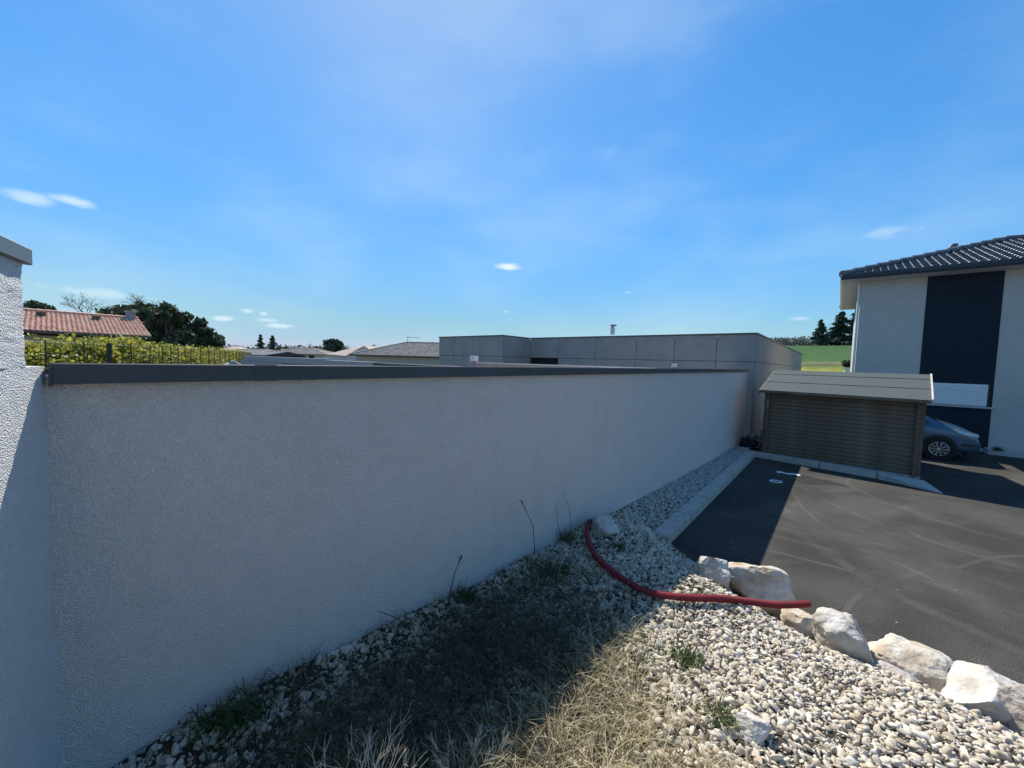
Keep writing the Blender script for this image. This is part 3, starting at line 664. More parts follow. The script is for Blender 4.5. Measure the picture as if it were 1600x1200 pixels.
# ------------------------------------------------------------------ houses far off
T = thing('terracotta_house', 'long house with orange terracotta roof behind the hedge', 'house', (-35.6, 3.9, .3))
yA, yB, xe, xr, zE, zR = -20.0, .25, .6, -4.9, 3.0, 4.38
MB().box(-10.4, -.1, yA + .5, -.1, -.5, 2.75).build('wall', M['render_cream'], T)
MB().prism([(-10.3, -.1, 2.75), (-.2, -.1, 2.75), (-4.9, -.1, 4.15)], (0, -.2, 0)).build('gable', M['render_cream'], T)
rf = MB().add([(xe, yA, zE), (xe, yB, zE), (xr, yB, zR), (xr, yA, zR), (-10.9, yB, zE - .1), (-10.9, yA, zE - .1)] + [(xe, yA, zE - .14), (xe, yB, zE - .14), (xr, yB, zR - .14), (xr, yA, zR - .14), (-10.9, yB, zE - .24), (-10.9, yA, zE - .24)],
   [(0, 1, 2, 3), (3, 2, 4, 5), (9, 8, 7, 6), (11, 10, 8, 9), (0, 6, 7, 1), (1, 7, 8, 2), (2, 8, 10, 4), (4, 10, 11, 5), (3, 9, 6, 0), (5, 11, 9, 3)]).build('roof', M['terracotta'], T)
vv = Vector((xr - xe, 0, zR - zE))
link('tiles', tile_field((xe + .04, yA, zE - .01), (0, 1, 0), vv, yB - yA, vv.length, .205, .37, lambda a, b: a > 6, .05), M['terracotta'], rf, kind='stuff')
pts = []
for q in range(50): pts += [(xr, yA + (yB - yA) * q / 50, zR + .06), (xr, yA + (yB - yA) * (q + .98) / 50, zR + .06)]
MB().tube(pts, [.15, .12] * 50, 8).build('ridge_tiles', M['terracotta'], rf)
MB().tube([(xe + .07, yA, zE - .10), (xe + .07, yB, zE - .10)], .07, 8).build('gutter', M['bark'], T)
for nm, bx, m_ in (('chimney', (-4.95, -4.4, -.42, .05, 3.6, 4.85), M['block']), ('chimney_cap', (-5.02, -4.33, -.49, .12, 4.85, 4.93), M['concrete'])):
    MB().box(*bx).build(nm, m_, rf)
for yy in (-4.6, -2.2):
    MB().prism([(-3.75, yy, 4.15), (-3.35, yy, 4.08), (-3.35, yy, 4.30)], (0, .4, 0)).build('roof_vent', M['bark'], rf)
# mid distance houses
p1 = at(412, 552, 84); p2 = at(508, 553.5, 84)
u = (p2 - p1); u.z = 0
hip_house('bungalow', 'bungalow with brown hip roof nearest the paired firs', (p1.x + .6, p1.y + .4), u, u.length - .8, 9, .2, p1.z + .05, p1.z + 1.45, M['brown_tile'], M['render_white'], tw=.4, th=.5, tiles=(1, 1, 0, 0), windows=((u.length * .68, u.length * .78, 1.2, 2.3),))
p1 = at(548, 556, 47); p2 = at(724, 558, 45)
u = (p2 - p1); u.z = 0
TT, e, r, rf = hip_house('bungalow', 'large bungalow with brown hip roof and rooftop aerial touching the grey building', (p1.x + .6, p1.y + .3), u, u.length - .6, 9, .0, 2.62, 4.40, M['brown_tile'], M['render_cream'], tw=.33, th=.42, tiles=(1, 1, 1, 0))
ar = thing('tv_aerial', 'thin roof aerial above the brown hip roof', 'aerial', at(637, 537, 49))
MB().tube([(0, 0, -.6), (0, 0, .95)], .03, 6).build('mast', M['steel'], ar)
MB().tube([(-.1, -.1, .8), (1.0, 1.2, .8)], .025, 6).build('boom', M['steel'], ar)
for k in range(4):
    cc = Vector((.15 + .25 * k, .17 + .3 * k, .8)); MB().tube([cc - Vector((.25, -.2, 0)), cc + Vector((.25, -.2, 0))], .015, 5).build('rod', M['steel'], ar)
# gabled house between them
p1 = at(508, 553, 64); p2 = at(575, 556, 58)
G = thing('gabled_house', 'white gabled house between the two brown hip roofs', 'house', (p1.x, p1.y, 0), 0)
q = lambda px, py, d: at(px, py, d) - Vector((p1.x, p1.y, 0))
f0, f1, rg0, rg1 = q(510, 553.5, 64), q(540, 556, 60), q(569, 540, 61), q(552, 542.5, 68)
bk = q(606, 541.5, 66)
MB().add([f0, f1, rg0, q(560, 541.5, 69)] + [p - _z * .15 for p in (f0, f1, rg0, q(560, 541.5, 69))], [(0, 1, 2, 3), (7, 6, 5, 4), (0, 4, 5, 1), (1, 5, 6, 2), (2, 6, 7, 3), (3, 7, 4, 0)]).build('roof', M['brown_tile'], G)
f2 = q(606, 556, 61)
rr = q(596, 541.5, 70)
MB().add([rg0, q(584, 551, 60), q(618, 550, 66), q(612, 541.5, 67)] + [p - _z * .15 for p in (rg0, q(584, 551, 60), q(618, 550, 66), q(612, 541.5, 67))], [(0, 1, 2, 3), (7, 6, 5, 4), (0, 4, 5, 1), (1, 5, 6, 2), (2, 6, 7, 3), (3, 7, 4, 0)]).build('roof', M['brown_tile'], G)
ga = [q(541, 557, 60.4), q(600, 559, 60.4), q(600, 556, 60.4), q(569, 541, 61.2)]
g0 = Vector((ga[0].x, ga[0].y, 0)); g1 = Vector((ga[1].x, ga[1].y, 0)); bkv = Vector((-(g1 - g0).y, (g1 - g0).x, 0)).normalized() * 7
MB().prism([g0, g1, Vector((g1.x, g1.y, ga[0].z)), Vector((ga[3].x, ga[3].y, ga[3].z - .1)), Vector((g0.x, g0.y, ga[0].z))], bkv).build('wall', M['render_white'], G)
w0 = q(512, 554, 64.2); w1 = q(541, 557, 60.6)
MB().prism([Vector((w0.x, w0.y, 0)), Vector((w1.x, w1.y, 0)), Vector((w1.x, w1.y, w1.z)), Vector((w0.x, w0.y, w0.z))], bkv).build('wall', M['render_white'], G)
# low roofs at the end of the hedge
p1 = at(335, 552, 92); p2 = at(402, 553, 80); u = p2 - p1; u.z = 0
hip_house('bungalow', 'low pale roofed bungalow at the far end of the hedge', (p1.x, p1.y), u, u.length, 8, .2, p1.z - .1, p1.z + 1.1, M['brown_tile'], M['render_cream'], tw=.45, th=.5, tiles=(1, 1, 0, 0))
p1 = at(335, 549, 120); p2 = at(372, 550, 118); u = p2 - p1; u.z = 0
hip_house('bungalow', 'distant brown roof peeping over the hedge beside the pines', (p1.x, p1.y), u, u.length, 7, .2, p1.z, p1.z + 2.0, M['brown_tile'], M['render_cream'], tw=.6, th=.6, tiles=(0, 0, 0, 0))
p1 = at(398, 553, 72); p2 = at(418, 556, 66); u = p2 - p1; u.z = 0
t = thing('dark_barn', 'dark roofed outbuilding at the left end of the bungalows', 'barn', (p1.x, p1.y, 0), math.atan2(u.y, u.x))
MB().box(-4, u.length, 0, 6, 0, p1.z - .1).build('wall', M['zinc_dark'], t)
L_ = u.length
MB().add([(-4.4, -.4, p1.z - .15), (L_ + .4, -.4, p1.z - .15), (L_ + .4, 6.4, p1.z - .15), (-4.4, 6.4, p1.z - .15), (-4.4, 3, p1.z + .55), (L_ + .4, 3, p1.z + .55)],
         [(0, 1, 5, 4), (2, 3, 4, 5), (0, 4, 3), (1, 2, 5), (3, 2, 1, 0)]).build('roof', M['zinc_dark'], t)

# ------------------------------------------------------------------ plants
def leaves(C, size, jitter=.35, nb=None):
    """C Nx3 centres -> quads of random orientation"""
    n = len(C); a = RNG.normal(size=(n, 3)); a /= np.linalg.norm(a, axis=1)[:, None]
    b = np.cross(a, RNG.normal(size=(n, 3))); b /= np.linalg.norm(b, axis=1)[:, None]
    s = size * (1 + jitter * RNG.normal(size=(n, 1))).clip(.4, 2)
    a = a * s; b = b * s * .55
    V = np.stack([C - a, C - a * .1 + b, C + a, C - a * .1 - b], 1).reshape(-1, 3)
    return V, np.arange(4 * n).reshape(n, 4)
def crown_pts(blobs, n, shell=.55):
    """points inside several ellipsoids (cx,cy,cz,rx,ry,rz), denser to the outside"""
    w = np.array([b[3] * b[5] for b in blobs]); w = w / w.sum(); out = []
    for b, k in zip(blobs, RNG.multinomial(n, w)):
        d = RNG.normal(size=(k, 3)); d /= np.linalg.norm(d, axis=1)[:, None]; r = (shell + (1 - shell) * RNG.random((k, 1))) * (1 + .10 * RNG.normal(size=(k, 1)))
        out.append(np.array(b[:3]) + d * r * np.array(b[3:]))
    return np.concatenate(out)
def branchy(mb, p, d, L, r, depth, spread=.55, n=3, droop=0):
    p = Vector(p); d = Vector(d).normalized(); q = p + d * L
    mid = p.lerp(q, .5) + Vector((random.gauss(0, .04), random.gauss(0, .04), random.gauss(0, .02))) * L
    mb.tube([p, mid, q], [r, r * .85, r * .65], 5 if depth else 3, cap=False)
    if depth:
        for k in range(n):
            ax = Vector((random.gauss(0, 1), random.gauss(0, 1), random.gauss(0, 1))).cross(d).normalized()
            nd = (Matrix.Rotation(random.uniform(.5, 1.2) * spread, 3, ax) @ d + Vector((0, 0, .12 - droop))).normalized()
            branchy(mb, mid.lerp(q, random.uniform(.3, 1)), nd, L * random.uniform(.55, .8), r * .6, depth - 1, spread, n, droop)
def pine(label, px, py_top, depth, half_px, ground_z, squash=.75, group='trees beyond the hedge', leafn=6000, name='pine_tree', lmat='leaf_pine', lsize=.26):
    top = at(px, py_top, depth); R_ = half_px * depth / F_PX
    base = Vector((top.x, top.y, ground_z)); H_ = top.z - ground_z
    T = thing(name, label, 'tree', base, 0, group)
    tk = MB(); tk.tube([(0, 0, -.3), (.05 * R_, 0, H_ * .35), (0, .08 * R_, H_ * .62), (.02, 0, H_ * .85)], [.06 * R_ + .12, .05 * R_ + .08, .04 * R_ + .05, .05], 8)
    blobs = []
    for k in range(22):
        th = random.uniform(0, 6.28); rr = R_ * math.sqrt(random.random()) * .78; hh = random.uniform(-.55, .62)
        lim = math.sqrt(max(.05, 1 - hh * hh)); rb = R_ * random.uniform(.27, .42)
        zc_ = H_ - R_ * squash + hh * R_ * squash
        blobs.append((rr * math.cos(th) * lim, rr * math.sin(th) * lim, zc_ - rb * .3, rb * 1.15, rb * 1.15, rb * .8))
        tk.tube([(0, 0, H_ * .45), (blobs[-1][0] * .5, blobs[-1][1] * .5, zc_ - rb * .8), tuple(blobs[-1][:3])], [.09, .06, .03], 5)
    blobs.append((0, 0, H_ - R_ * .35, R_ * .35, R_ * .35, R_ * .33))
    tk.build('trunk', M['bark'], T)
    V, Fq = leaves(crown_pts(blobs, leafn, .5), lsize)
    link('crown', mesh_np('crown', V, Fq), M[lmat], T)
    return T
def fir(label, px, py_top, py_base, depth, half_px, group, n=5200, name='fir_tree', extra=0):
    top = at(px, py_top, depth); bs = at(px, py_base, depth); H_ = (top - bs).length + extra; R_ = half_px * depth / F_PX
    T = thing(name, label, 'tree', (top.x, top.y, top.z - H_), 0, group)
    tk = MB().tube([(0, 0, -1), (0, 0, H_ * .5), (0, 0, H_ * .98)], [.035 * H_, .02 * H_, .004 * H_], 7)
    pts = []
    nb = 46
    for k in range(nb):
        f = (k + random.random()) / nb; z = H_ * (.08 + .9 * f); L = R_ * (1 - f) ** .8 * random.uniform(.6, 1.12) + .05 * R_
        th = random.uniform(0, 6.28); e_ = Vector((math.cos(th) * L, math.sin(th) * L, -.16 * L))
        tk.tube([(0, 0, z), (e_.x * .5, e_.y * .5, z + .02 * L), (e_.x, e_.y, z + e_.z)], [.05, .035, .015], 4)
        m_ = int(n / nb * (L / R_ + .25) * 1.5)
        s = RNG.random(m_) ** .7; w = (.20 * L + .04 * R_) * (1.15 - .6 * s)
        c_ = np.stack([e_.x * s, e_.y * s, z + e_.z * s], 1) + RNG.normal(size=(m_, 3)) * np.stack([w, w, w * .35], 1)
        pts.append(c_)
    tk.build('trunk', M['bark'], T)
    V, Fq = leaves(np.concatenate(pts), .022 * H_ + .05)
    link('crown', mesh_np('crown', V, Fq), M['leaf_fir'], T)
def bare(label, px, py_top, py_base, depth, group, name='bare_tree', seed=1, depth_n=4, spread=.7):
    random.seed(seed)
    top = at(px, py_top, depth); bs = at(px, py_base, depth); H_ = (top - bs).length
    T = thing(name, label, 'tree', (bs.x, bs.y, bs.z), 0, group)
    tk = MB(); tk.tube([(0, 0, -2), (0, 0, H_ * .3)], [.16, .12], 7); tk.build('trunk', M['bark_grey'], T)
    mb = MB()
    for k in range(5): branchy(mb, (0, 0, H_ * (.15 + .03 * k)), (random.gauss(0, .6), random.gauss(0, .6), 1), H_ * .33, .05, depth_n, spread, 3)
    mb.build('crown', M['bark_grey'], T)
HG = 'trees beyond the hedge'
pine('dark pine peeping over the left end of the terracotta roof', 52, 469, 46, 28, .3, .7, HG, 4500)
pine('broad dark pine behind the chimney of the terracotta roof', 222, 470, 46, 46, .3, .8, HG, 8000)
pine('tallest rounded pine right of the terracotta roof', 262, 474, 42, 36, .3, 1.2, HG, 9000)
pine('smaller round dark tree at the right of the pines', 313, 497, 44, 25, .3, 1.25, HG, 5500)
pine('small ragged bush tree at the end of the hedge line', 338, 522, 48, 9, .3, 1.1, HG, 1400, name='shrub_tree')
bare('leafless grey tree behind the terracotta ridge', 135, 456, 505, 52, HG, seed=5, depth_n=4)
bare('bare twigs of a leafless tree above the broad pine', 222, 455, 500, 56, HG, seed=9, depth_n=4)
MG = 'trees behind the bungalows'
fir('taller left fir of the pair behind the bungalow', 407, 522, 548, 105, 11, MG, 2600, extra=3)
fir('right fir of the pair behind the bungalow', 426, 524, 548, 103, 11, MG, 2600, extra=3)
pine('wide green tree behind the gabled house', 521, 529, 95, 16, .3, .7, MG, 3500, lmat='leaf_fir', name='cedar_tree', lsize=.4)
pine('low dark bushy tree left of the wide green tree', 495, 541, 110, 14, .3, .6, MG, 2200, name='shrub_tree', lsize=.4)
pine('low round tree between the paired firs and bungalow roof', 446, 543, 125, 22, .3, .35, MG, 2200, name='shrub_tree', lsize=.45)
FG = 'firs on the ridge'
fir('lone smaller fir on the ridge left of the house', 1283, 499, 540, 118, 14, FG, 5000)
fir('tall broad fir beside the house corner', 1316, 486, 540, 120, 20, FG, 8000)
fir('fir half hidden behind the pale house corner', 1336, 488, 541, 121, 16, FG, 5000)
pine('low bushy tree filling between the ridge firs', 1300, 517, 122, 13, 9.0, .9, FG, 2500, name='shrub_tree', lmat='leaf_fir', lsize=.4)
bare('thin bare tree on the skyline nearest the grey building', 1227, 527, 540, 230, 'bare trees on the skyline', seed=3, depth_n=3)
bare('thin bare tree on the skyline left of the firs', 1258, 523, 540, 225, 'bare trees on the skyline', seed=4, depth_n=3)
# far wood along the skyline
pts = []
for k in range(420):
    px = 1150 + 210 * random.random(); d_ = random.uniform(225, 260); p = at(px, 541 - random.random() ** 2 * 7 - (4 if px < 1260 else 0), d_)
    pts.append(np.array(p) + RNG.normal(size=(26, 3)) * np.array([1.6, 1.6, 1.0]))
V, Fq = leaves(np.concatenate(pts), .55)
link('far_wood', mesh_np('far_wood', V, Fq), M['far_wood'], kind='stuff', label='bare hazy wood along the ridge skyline')
pts = []
for k in range(500):
    px = 340 + 360 * random.random(); d_ = random.uniform(150, 200); p = at(px, 554 - random.random() ** 2 * 9, d_)
    pts.append(np.array(p) + RNG.normal(size=(22, 3)) * np.array([1.5, 1.5, .9]))
V, Fq = leaves(np.concatenate(pts), .5)
link('distant_treeline', mesh_np('distant_treeline', V, Fq), M['far_wood'], kind='stuff', label='low dark treeline beyond the bungalows')

# hedge with wire fence
HP = [Vector((-17.5, -2.2, 0)), Vector((-19.6, -.2, 0)), Vector((-22.9, 2.1, 0)), Vector((-31.5, 5.7, 0)), Vector((-44, 10.6, 0)), Vector((-60, 16.2, 0))]
seg = [(HP[i], HP[i + 1], (HP[i + 1] - HP[i]).length) for i in range(5)]; TOT = sum(s[2] for s in seg)
def hpos(s):
    for a, b, L in seg:
        if s <= L: return a.lerp(b, s / L), (b - a).normalized()
        s -= L
    return HP[-1], (HP[-1] - HP[-2]).normalized()
hedge = thing('hedge', 'long yellow green leafy hedge behind the low wall', 'hedge', HP[1])
pts = []
s = 0
st = MB()
while s < TOT:
    p, d_ = hpos(s); n_ = Vector((-d_.y, d_.x, 0))
    top = 2.42 + .08 * math.sin(s * 1.9) + random.uniform(-.12, .12) + (.22 if 5.5 < s < 8.5 else 0)
    dens = int(330 * max(.35, 1 - s / 45))
    for (hh, wd) in ((.35, .4), (.55, .45), (.8, .35), (.95, .22)):
        c_ = p + n_ * random.uniform(-.1, .35) - Vector(HP[1]); z = top * hh
        pts.append(np.array((c_.x, c_.y, z)) + RNG.normal(size=(dens // 4, 3)) * np.array([wd * .75, wd * .75, .15]))
    if random.random() < .5:
        c_ = p - Vector(HP[1]); st.tube([(c_.x, c_.y, 0), (c_.x + random.gauss(0, .1), c_.y + random.gauss(0, .1), top + random.uniform(0, .3))], [.03, .008], 4)
    s += .16
V, Fq = leaves(np.concatenate(pts), .075)
link('foliage', mesh_np('foliage', V, Fq), M['leaf_hedge'], hedge)
st.build('stems', M['bark'], hedge)
fence = thing('wire_fence', 'dark green wire fence on posts in front of the hedge', 'fence', HP[1])
s = 1.0; k = 0; tops = []
while s < TOT:
    p, d_ = hpos(s); n_ = Vector((-d_.y, d_.x, 0)); q = p - n_ * (.75) - HP[1]
    w = .12 if k == 3 else .036
    MB().box(q.x - w / 2, q.x + w / 2, q.y - w / 2, q.y + w / 2, 0, 2.56).build('fence_post', M['post_green'], fence)
    tops.append(q); s += 1.15 if s < 12 else 2.0; k += 1
for a, b in zip(tops[:-1], tops[1:]):
    mb = MB()
    for z in (1.7, 2.1, 2.5): mb.tube([(a.x, a.y, z), (b.x, b.y, z)], .006, 3)
    for q in range(1, 8):
        c_ = a.lerp(b, q / 8); mb.tube([(c_.x, c_.y, 1.2), (c_.x, c_.y, 2.52)], .006, 3)
    mb.build('wire_panel', M['post_green'], fence)

# ------------------------------------------------------------------ car
CAR = thing('parked_car', 'grey blue compact car parked between shed and house', 'car', (2.95, 15.28, 0), 0)
# local: x 0 = nose, negative to the rear; y 0 = near side, 1.70 = far side
prof = [(-.02, .30, .52), (-.04, .62, .66), (-.16, .80, .77), (-.42, .90, .86), (-.68, .985, .90), (-.86, 1.07, .92), (-1.35, 1.39, .93), (-1.85, 1.55, .93), (-2.6, 1.58, .93), (-3.3, 1.50, .93), (-3.75, 1.2, .92), (-3.95, .95, .90), (-4.0, .6, .62)]
sec = []
for (x, ztop, zsh) in prof:
    f = min(1, max(.0, (-x) / .55)); hw = .60 + .25 * math.sin(f * math.pi / 2)
    if x < -3.3: hw = .85 - .10 * ((-x - 3.3) / .7)
    roof = max(0, ztop - 1.0); ht = hw - .10 - roof * .22
    zlow = .20 if x < -.1 else .26
    pts = [(hw - .05, zlow), (hw - .01, .34), (hw, .55), (hw - .005, min(zsh, ztop - .03) - .06), (hw - .045, min(zsh, ztop - .02)), (ht if roof > .05 else hw - .13, ztop - .025 if roof > .05 else ztop - .012), ((ht - .13) if roof > .05 else hw * .6, ztop), (0, ztop + .012)]
    row = [(x, .85 - y_, z_) for y_, z_ in pts] + [(x, .85 + y_, z_) for y_, z_ in pts[-2::-1]]
    sec.append(row)
mb = MB(); n = len(sec[0])
mb.add([p for r_ in sec for p in r_], [(i * n + j, i * n + j + 1, (i + 1) * n + j + 1, (i + 1) * n + j) for i in range(len(sec) - 1) for j in range(n - 1)] +
       [tuple(range(n)), tuple((len(sec) - 1) * n + j for j in range(n))[::-1]] + [((i + 1) * n, i * n, i * n + n - 1, (i + 1) * n + n - 1) for i in range(len(sec) - 1)])
me = mb.mesh('body', smooth=True)
body = link('body', me, M['car_paint'], CAR)
sd = body.modifiers.new('sub', 'SUBSURF'); sd.levels = 2; sd.render_levels = 2
# side windows and windscreen, a few millimetres proud of the body
def patch(name, pts, m, parent, th=.012):
    vs = [Vector(p) for p in pts]; nrm = (vs[1] - vs[0]).cross(vs[2] - vs[0]).normalized()
    return MB().prism([p - nrm * .03 for p in vs], nrm * .055).build(name, m, parent)
patch('windscreen', [(-.84, .14, 1.075), (-.84, 1.56, 1.075), (-1.36, 1.44, 1.405), (-1.36, .26, 1.405)][::-1], M['glass'], CAR, -.02)
patch('side_window', [(-.98, .035, 1.0), (-2.30, .035, 1.0), (-2.30, .16, 1.44), (-1.58, .15, 1.40)][::-1], M['glass'], CAR, .02)
patch('side_window', [(-2.42, .035, 1.0), (-3.30, .035, 1.0), (-3.15, .15, 1.38), (-2.42, .16, 1.44)][::-1], M['glass'], CAR, .02)
for yy, sg in ((.03, 1), (1.67, -1)):
    # headlight wrapping the corner
    pts = [(-.10, yy + sg * .235, .64), (-.10, yy + sg * .22, .73), (-.40, yy + sg * .06, .845), (-.62, yy + sg * .005, .86), (-.52, yy - sg * .008, .76), (-.30, yy + sg * .05, .68)]
    mb = MB(); vs = [Vector(p) for p in pts]; off = Vector((.03, -sg * .035, .02))
    mb.prism([v - off for v in vs], off * 2); mb.build('headlight', M['lens'], CAR, bevel=.012, seg=2)
MB().add([(-.0, .35, .40), (-.0, 1.35, .40), (.012, 1.35, .50), (.012, .35, .50), (-.05, .35, .40), (-.05, 1.35, .40), (-.05, 1.35, .5), (-.05, .35, .5)], [(3, 2, 1, 0), (4, 5, 6, 7), (0, 1, 5, 4), (1, 2, 6, 5), (2, 3, 7, 6), (3, 0, 4, 7)]).build('grille', M['black_plastic'], CAR)
MB().box(-.30, -.06, .10, 1.6, .16, .30).build('bumper_lip', M['black_plastic'], CAR, bevel=.03, seg=2)
MB().tube([(-.38, .055, .46), (-.20, .115, .46), (-.06, .25, .46)], .025, 8).build('bumper_strip', M['black_plastic'], CAR)
patch('wing_mirror', [(-1.32, .0, 1.0), (-1.48, .0, 1.0), (-1.48, -.0, 1.14), (-1.34, 0, 1.14)], M['car_paint'], CAR, -.16)
for wx in (-.80, -3.35):
    for yy, sg in ((.0, 1), (1.70, -1)):
        w = MB()
        w.tube([(wx, yy + sg * -.004, .33), (wx, yy + sg * .03, .33)], .345, 28); arch = w.build('wheel_arch', M['black_plastic'], CAR)
        wh = bpy.data.objects.new('wheel', None); COL.objects.link(wh); wh.parent = CAR; wh.location = (wx, yy, .30)
        MB().tube([(0, -sg * .03, 0), (0, -sg * .038, 0), (0, -sg * .03, 0), (0, sg * .15, 0)], [.20, .275, .30, .30], 32).build('tyre', M['rubber'], wh)
        rim = MB().tube([(0, -sg * .040, 0), (0, -sg * .030, 0)], .185, 28).build('rim', M['black_plastic'], wh)
        sp = MB()
        for k in range(10):
            a_ = 2 * math.pi * k / 10
            for da in (-.09, .09):
                sp.beam((math.cos(a_) * .04, -sg * .046, math.sin(a_) * .04), (math.cos(a_ + da) * .18, -sg * .046, math.sin(a_ + da) * .18), .012, .02, (0, 1, 0))
        sp.build('spokes', M['alloy'], wh)
        ring = MB()
        pts = [(math.cos(q * math.pi / 16) * .182, -sg * .044, math.sin(q * math.pi / 16) * .182) for q in range(33)]
        ring.tube(pts, .012, 6, cap=False); ring.tube([(0, -sg * .035, 0), (0, -sg * .055, 0)], .045, 12); ring.build('hub_ring', M['alloy'], wh)

# ------------------------------------------------------------------ boulders
def rock(name, label, px, py, z, size, m, seed, tilt=0.0, rz=0.0, sink=.25, group='boulders along the edge of the asphalt'):
    random.seed(seed); c = onz(px, py, z)
    bm = bmesh.new(); bmesh.ops.create_icosphere(bm, subdivisions=5, radius=1)
    planes = []
    for k in range(9):
        d_ = Vector((random.gauss(0, 1), random.gauss(0, 1), random.gauss(0, .9))).normalized(); planes.append((d_, random.uniform(.50, .84)))
    off = Vector((seed * 3.1, seed * 1.7, seed))
    for v in bm.verts:
        p = v.co.copy()
        p *= 1 + .30 * noise.noise(p * 1.1 + off) 
        for d_, k in planes:
            e_ = p.dot(d_) - k
            if e_ > 0: p -= d_ * e_ * .96
        p += v.co * (.075 * noise.noise(p * 2.6 + off) + .050 * (.5 - abs(noise.noise(p * 5 + off))) + .030 * noise.noise(p * 10 + off) + .016 * noise.noise(p * 22 + off))
        v.co = Vector((p.x * size[0] / 1.55, p.y * size[1] / 1.55, p.z * size[2] / 1.55))
    zmin = min(v.co.z for v in bm.verts)
    me = bpy.data.meshes.new(name); bm.to_mesh(me); bm.free(); me.polygons.foreach_set('use_smooth', [True] * len(me.polygons)); me.materials.append(m)
    o = bpy.data.objects.new(name, me); COL.objects.link(o); o.location = (c.x, c.y, c.z - zmin * (1 - sink) - size[2] * .08); o.rotation_euler = (tilt, tilt * .4, YAW + rz)
    return props(o, label, 'boulder', group)
rock('boulder', 'cream boulder nearest the shadow edge, at the far left of the sunlit row', 1108, 902, .33, (.31, .27, .22), M['rock_white'], 11)
rock('boulder', 'tan boulder lying right behind the end of the red conduit', 1186, 946, .08, (.56, .42, .36), M['rock_tan'], 23, rz=-.25)
rock('boulder', 'small tan stone tucked just under the tip of the red conduit', 1250, 985, .14, (.24, .24, .20), M['rock_tan'], 31)
rock('boulder', 'tall white craggy boulder right of the red conduit tip', 1312, 1034, .10, (.36, .33, .34), M['rock_white'], 47, rz=.2)
rock('boulder', 'long pale tan boulder right of the tall white craggy one', 1410, 1058, .06, (.60, .38, .26), M['rock_tan'], 58, rz=.1)
rock('boulder', 'small grey stone in front of the long pale tan boulder', 1395, 1072, .16, (.24, .20, .13), M['rock_grey'], 61, sink=.35)
rock('boulder', 'largest white boulder at the lower right corner', 1545, 1122, .06, (.66, .46, .30), M['rock_white'], 72, rz=.35)
rock('boulder', 'grey stone cut off by the right edge below the largest boulder', 1600, 1152, .12, (.32, .34, .34), M['rock_grey'], 83)
rock('boulder', 'shaded grey stone against the wall where the red conduit starts', 942, 838, .42, (.25, .24, .20), M['rock_white'], 91, sink=.2)
rock('boulder', 'shaded reddish stone at the near end of the kerb', 1001, 856, .20, (.30, .28, .24), M['rock_tan'], 104, sink=.2)
rock('boulder', 'small shaded stone at the asphalt corner beside the cream boulder', 1067, 892, .18, (.17, .17, .14), M['rock_grey'], 117)
rock('boulder', 'flat whitish stone sunk in the gravel beside the green weeds', 1168, 1152, .52, (.17, .15, .10), M['rock_white'], 121, sink=.4)
random.seed(21)

# ------------------------------------------------------------------ gravel
def ico(sub, seed):
    bm = bmesh.new(); bmesh.ops.create_icosphere(bm, subdivisions=sub, radius=1); r_ = random.Random(seed)
    pl = [(Vector((r_.gauss(0, 1), r_.gauss(0, 1), r_.gauss(0, 1))).normalized(), r_.uniform(.34, .72)) for _ in range(9)]
    for v in bm.verts:
        p = v.co * (1 + .18 * noise.noise(v.co * 1.3 + Vector((seed, 0, 0))))
        for d_, k in pl:
            e_ = p.dot(d_) - k
            if e_ > 0: p -= d_ * e_ * 1.0
        v.co = p
    V = np.array([v.co[:] for v in bm.verts]); Fq = np.array([[v.index for v in f.verts] for f in bm.faces]); bm.free(); return V, Fq
def pebbles(P, S, sub):
    """P centres, S half sizes Nx3"""
    n = len(P); q = RNG.normal(size=(n, 4)); q[:, 1:3] *= .45; q /= np.linalg.norm(q, axis=1)[:, None]
    w, x, y, z = q.T
    R_ = np.stack([1 - 2 * (y * y + z * z), 2 * (x * y - z * w), 2 * (x * z + y * w), 2 * (x * y + z * w), 1 - 2 * (x * x + z * z), 2 * (y * z - x * w), 2 * (x * z - y * w), 2 * (y * z + x * w), 1 - 2 * (x * x + y * y)], 1).reshape(n, 3, 3)
    vv, ff, b = [], [], 0
    var = RNG.integers(0, 14, n)
    for k in range(14):
        V0, F0 = ico(sub, k + 1); idx = np.where(var == k)[0]
        if not len(idx): continue
        A = np.einsum('nij,nvj->nvi', R_[idx], V0[None] * S[idx][:, None, :]) + P[idx][:, None, :]
        vv.append(A.reshape(-1, 3)); ff.append((F0[None] + (np.arange(len(idx)) * len(V0))[:, None, None] + b).reshape(-1, 3)); b += len(idx) * len(V0)
    return np.concatenate(vv), np.concatenate(ff)
def scatter(n, x0, x1, y0, y1, keep, base, sd, lift):
    x = RNG.uniform(x0, x1, n); y = RNG.uniform(y0, y1, n); k = keep(x, y); x, y = x[k], y[k]
    s = base * np.exp((RNG.normal(size=len(x)) * sd).clip(-1, .75)); S = np.stack([s * 1.25, s * RNG.uniform(.75, 1.05, len(x)), s * RNG.uniform(.5, .8, len(x))], 1)
    return np.stack([x, y, mound(x, y) + S[:, 2] * lift], 1), S
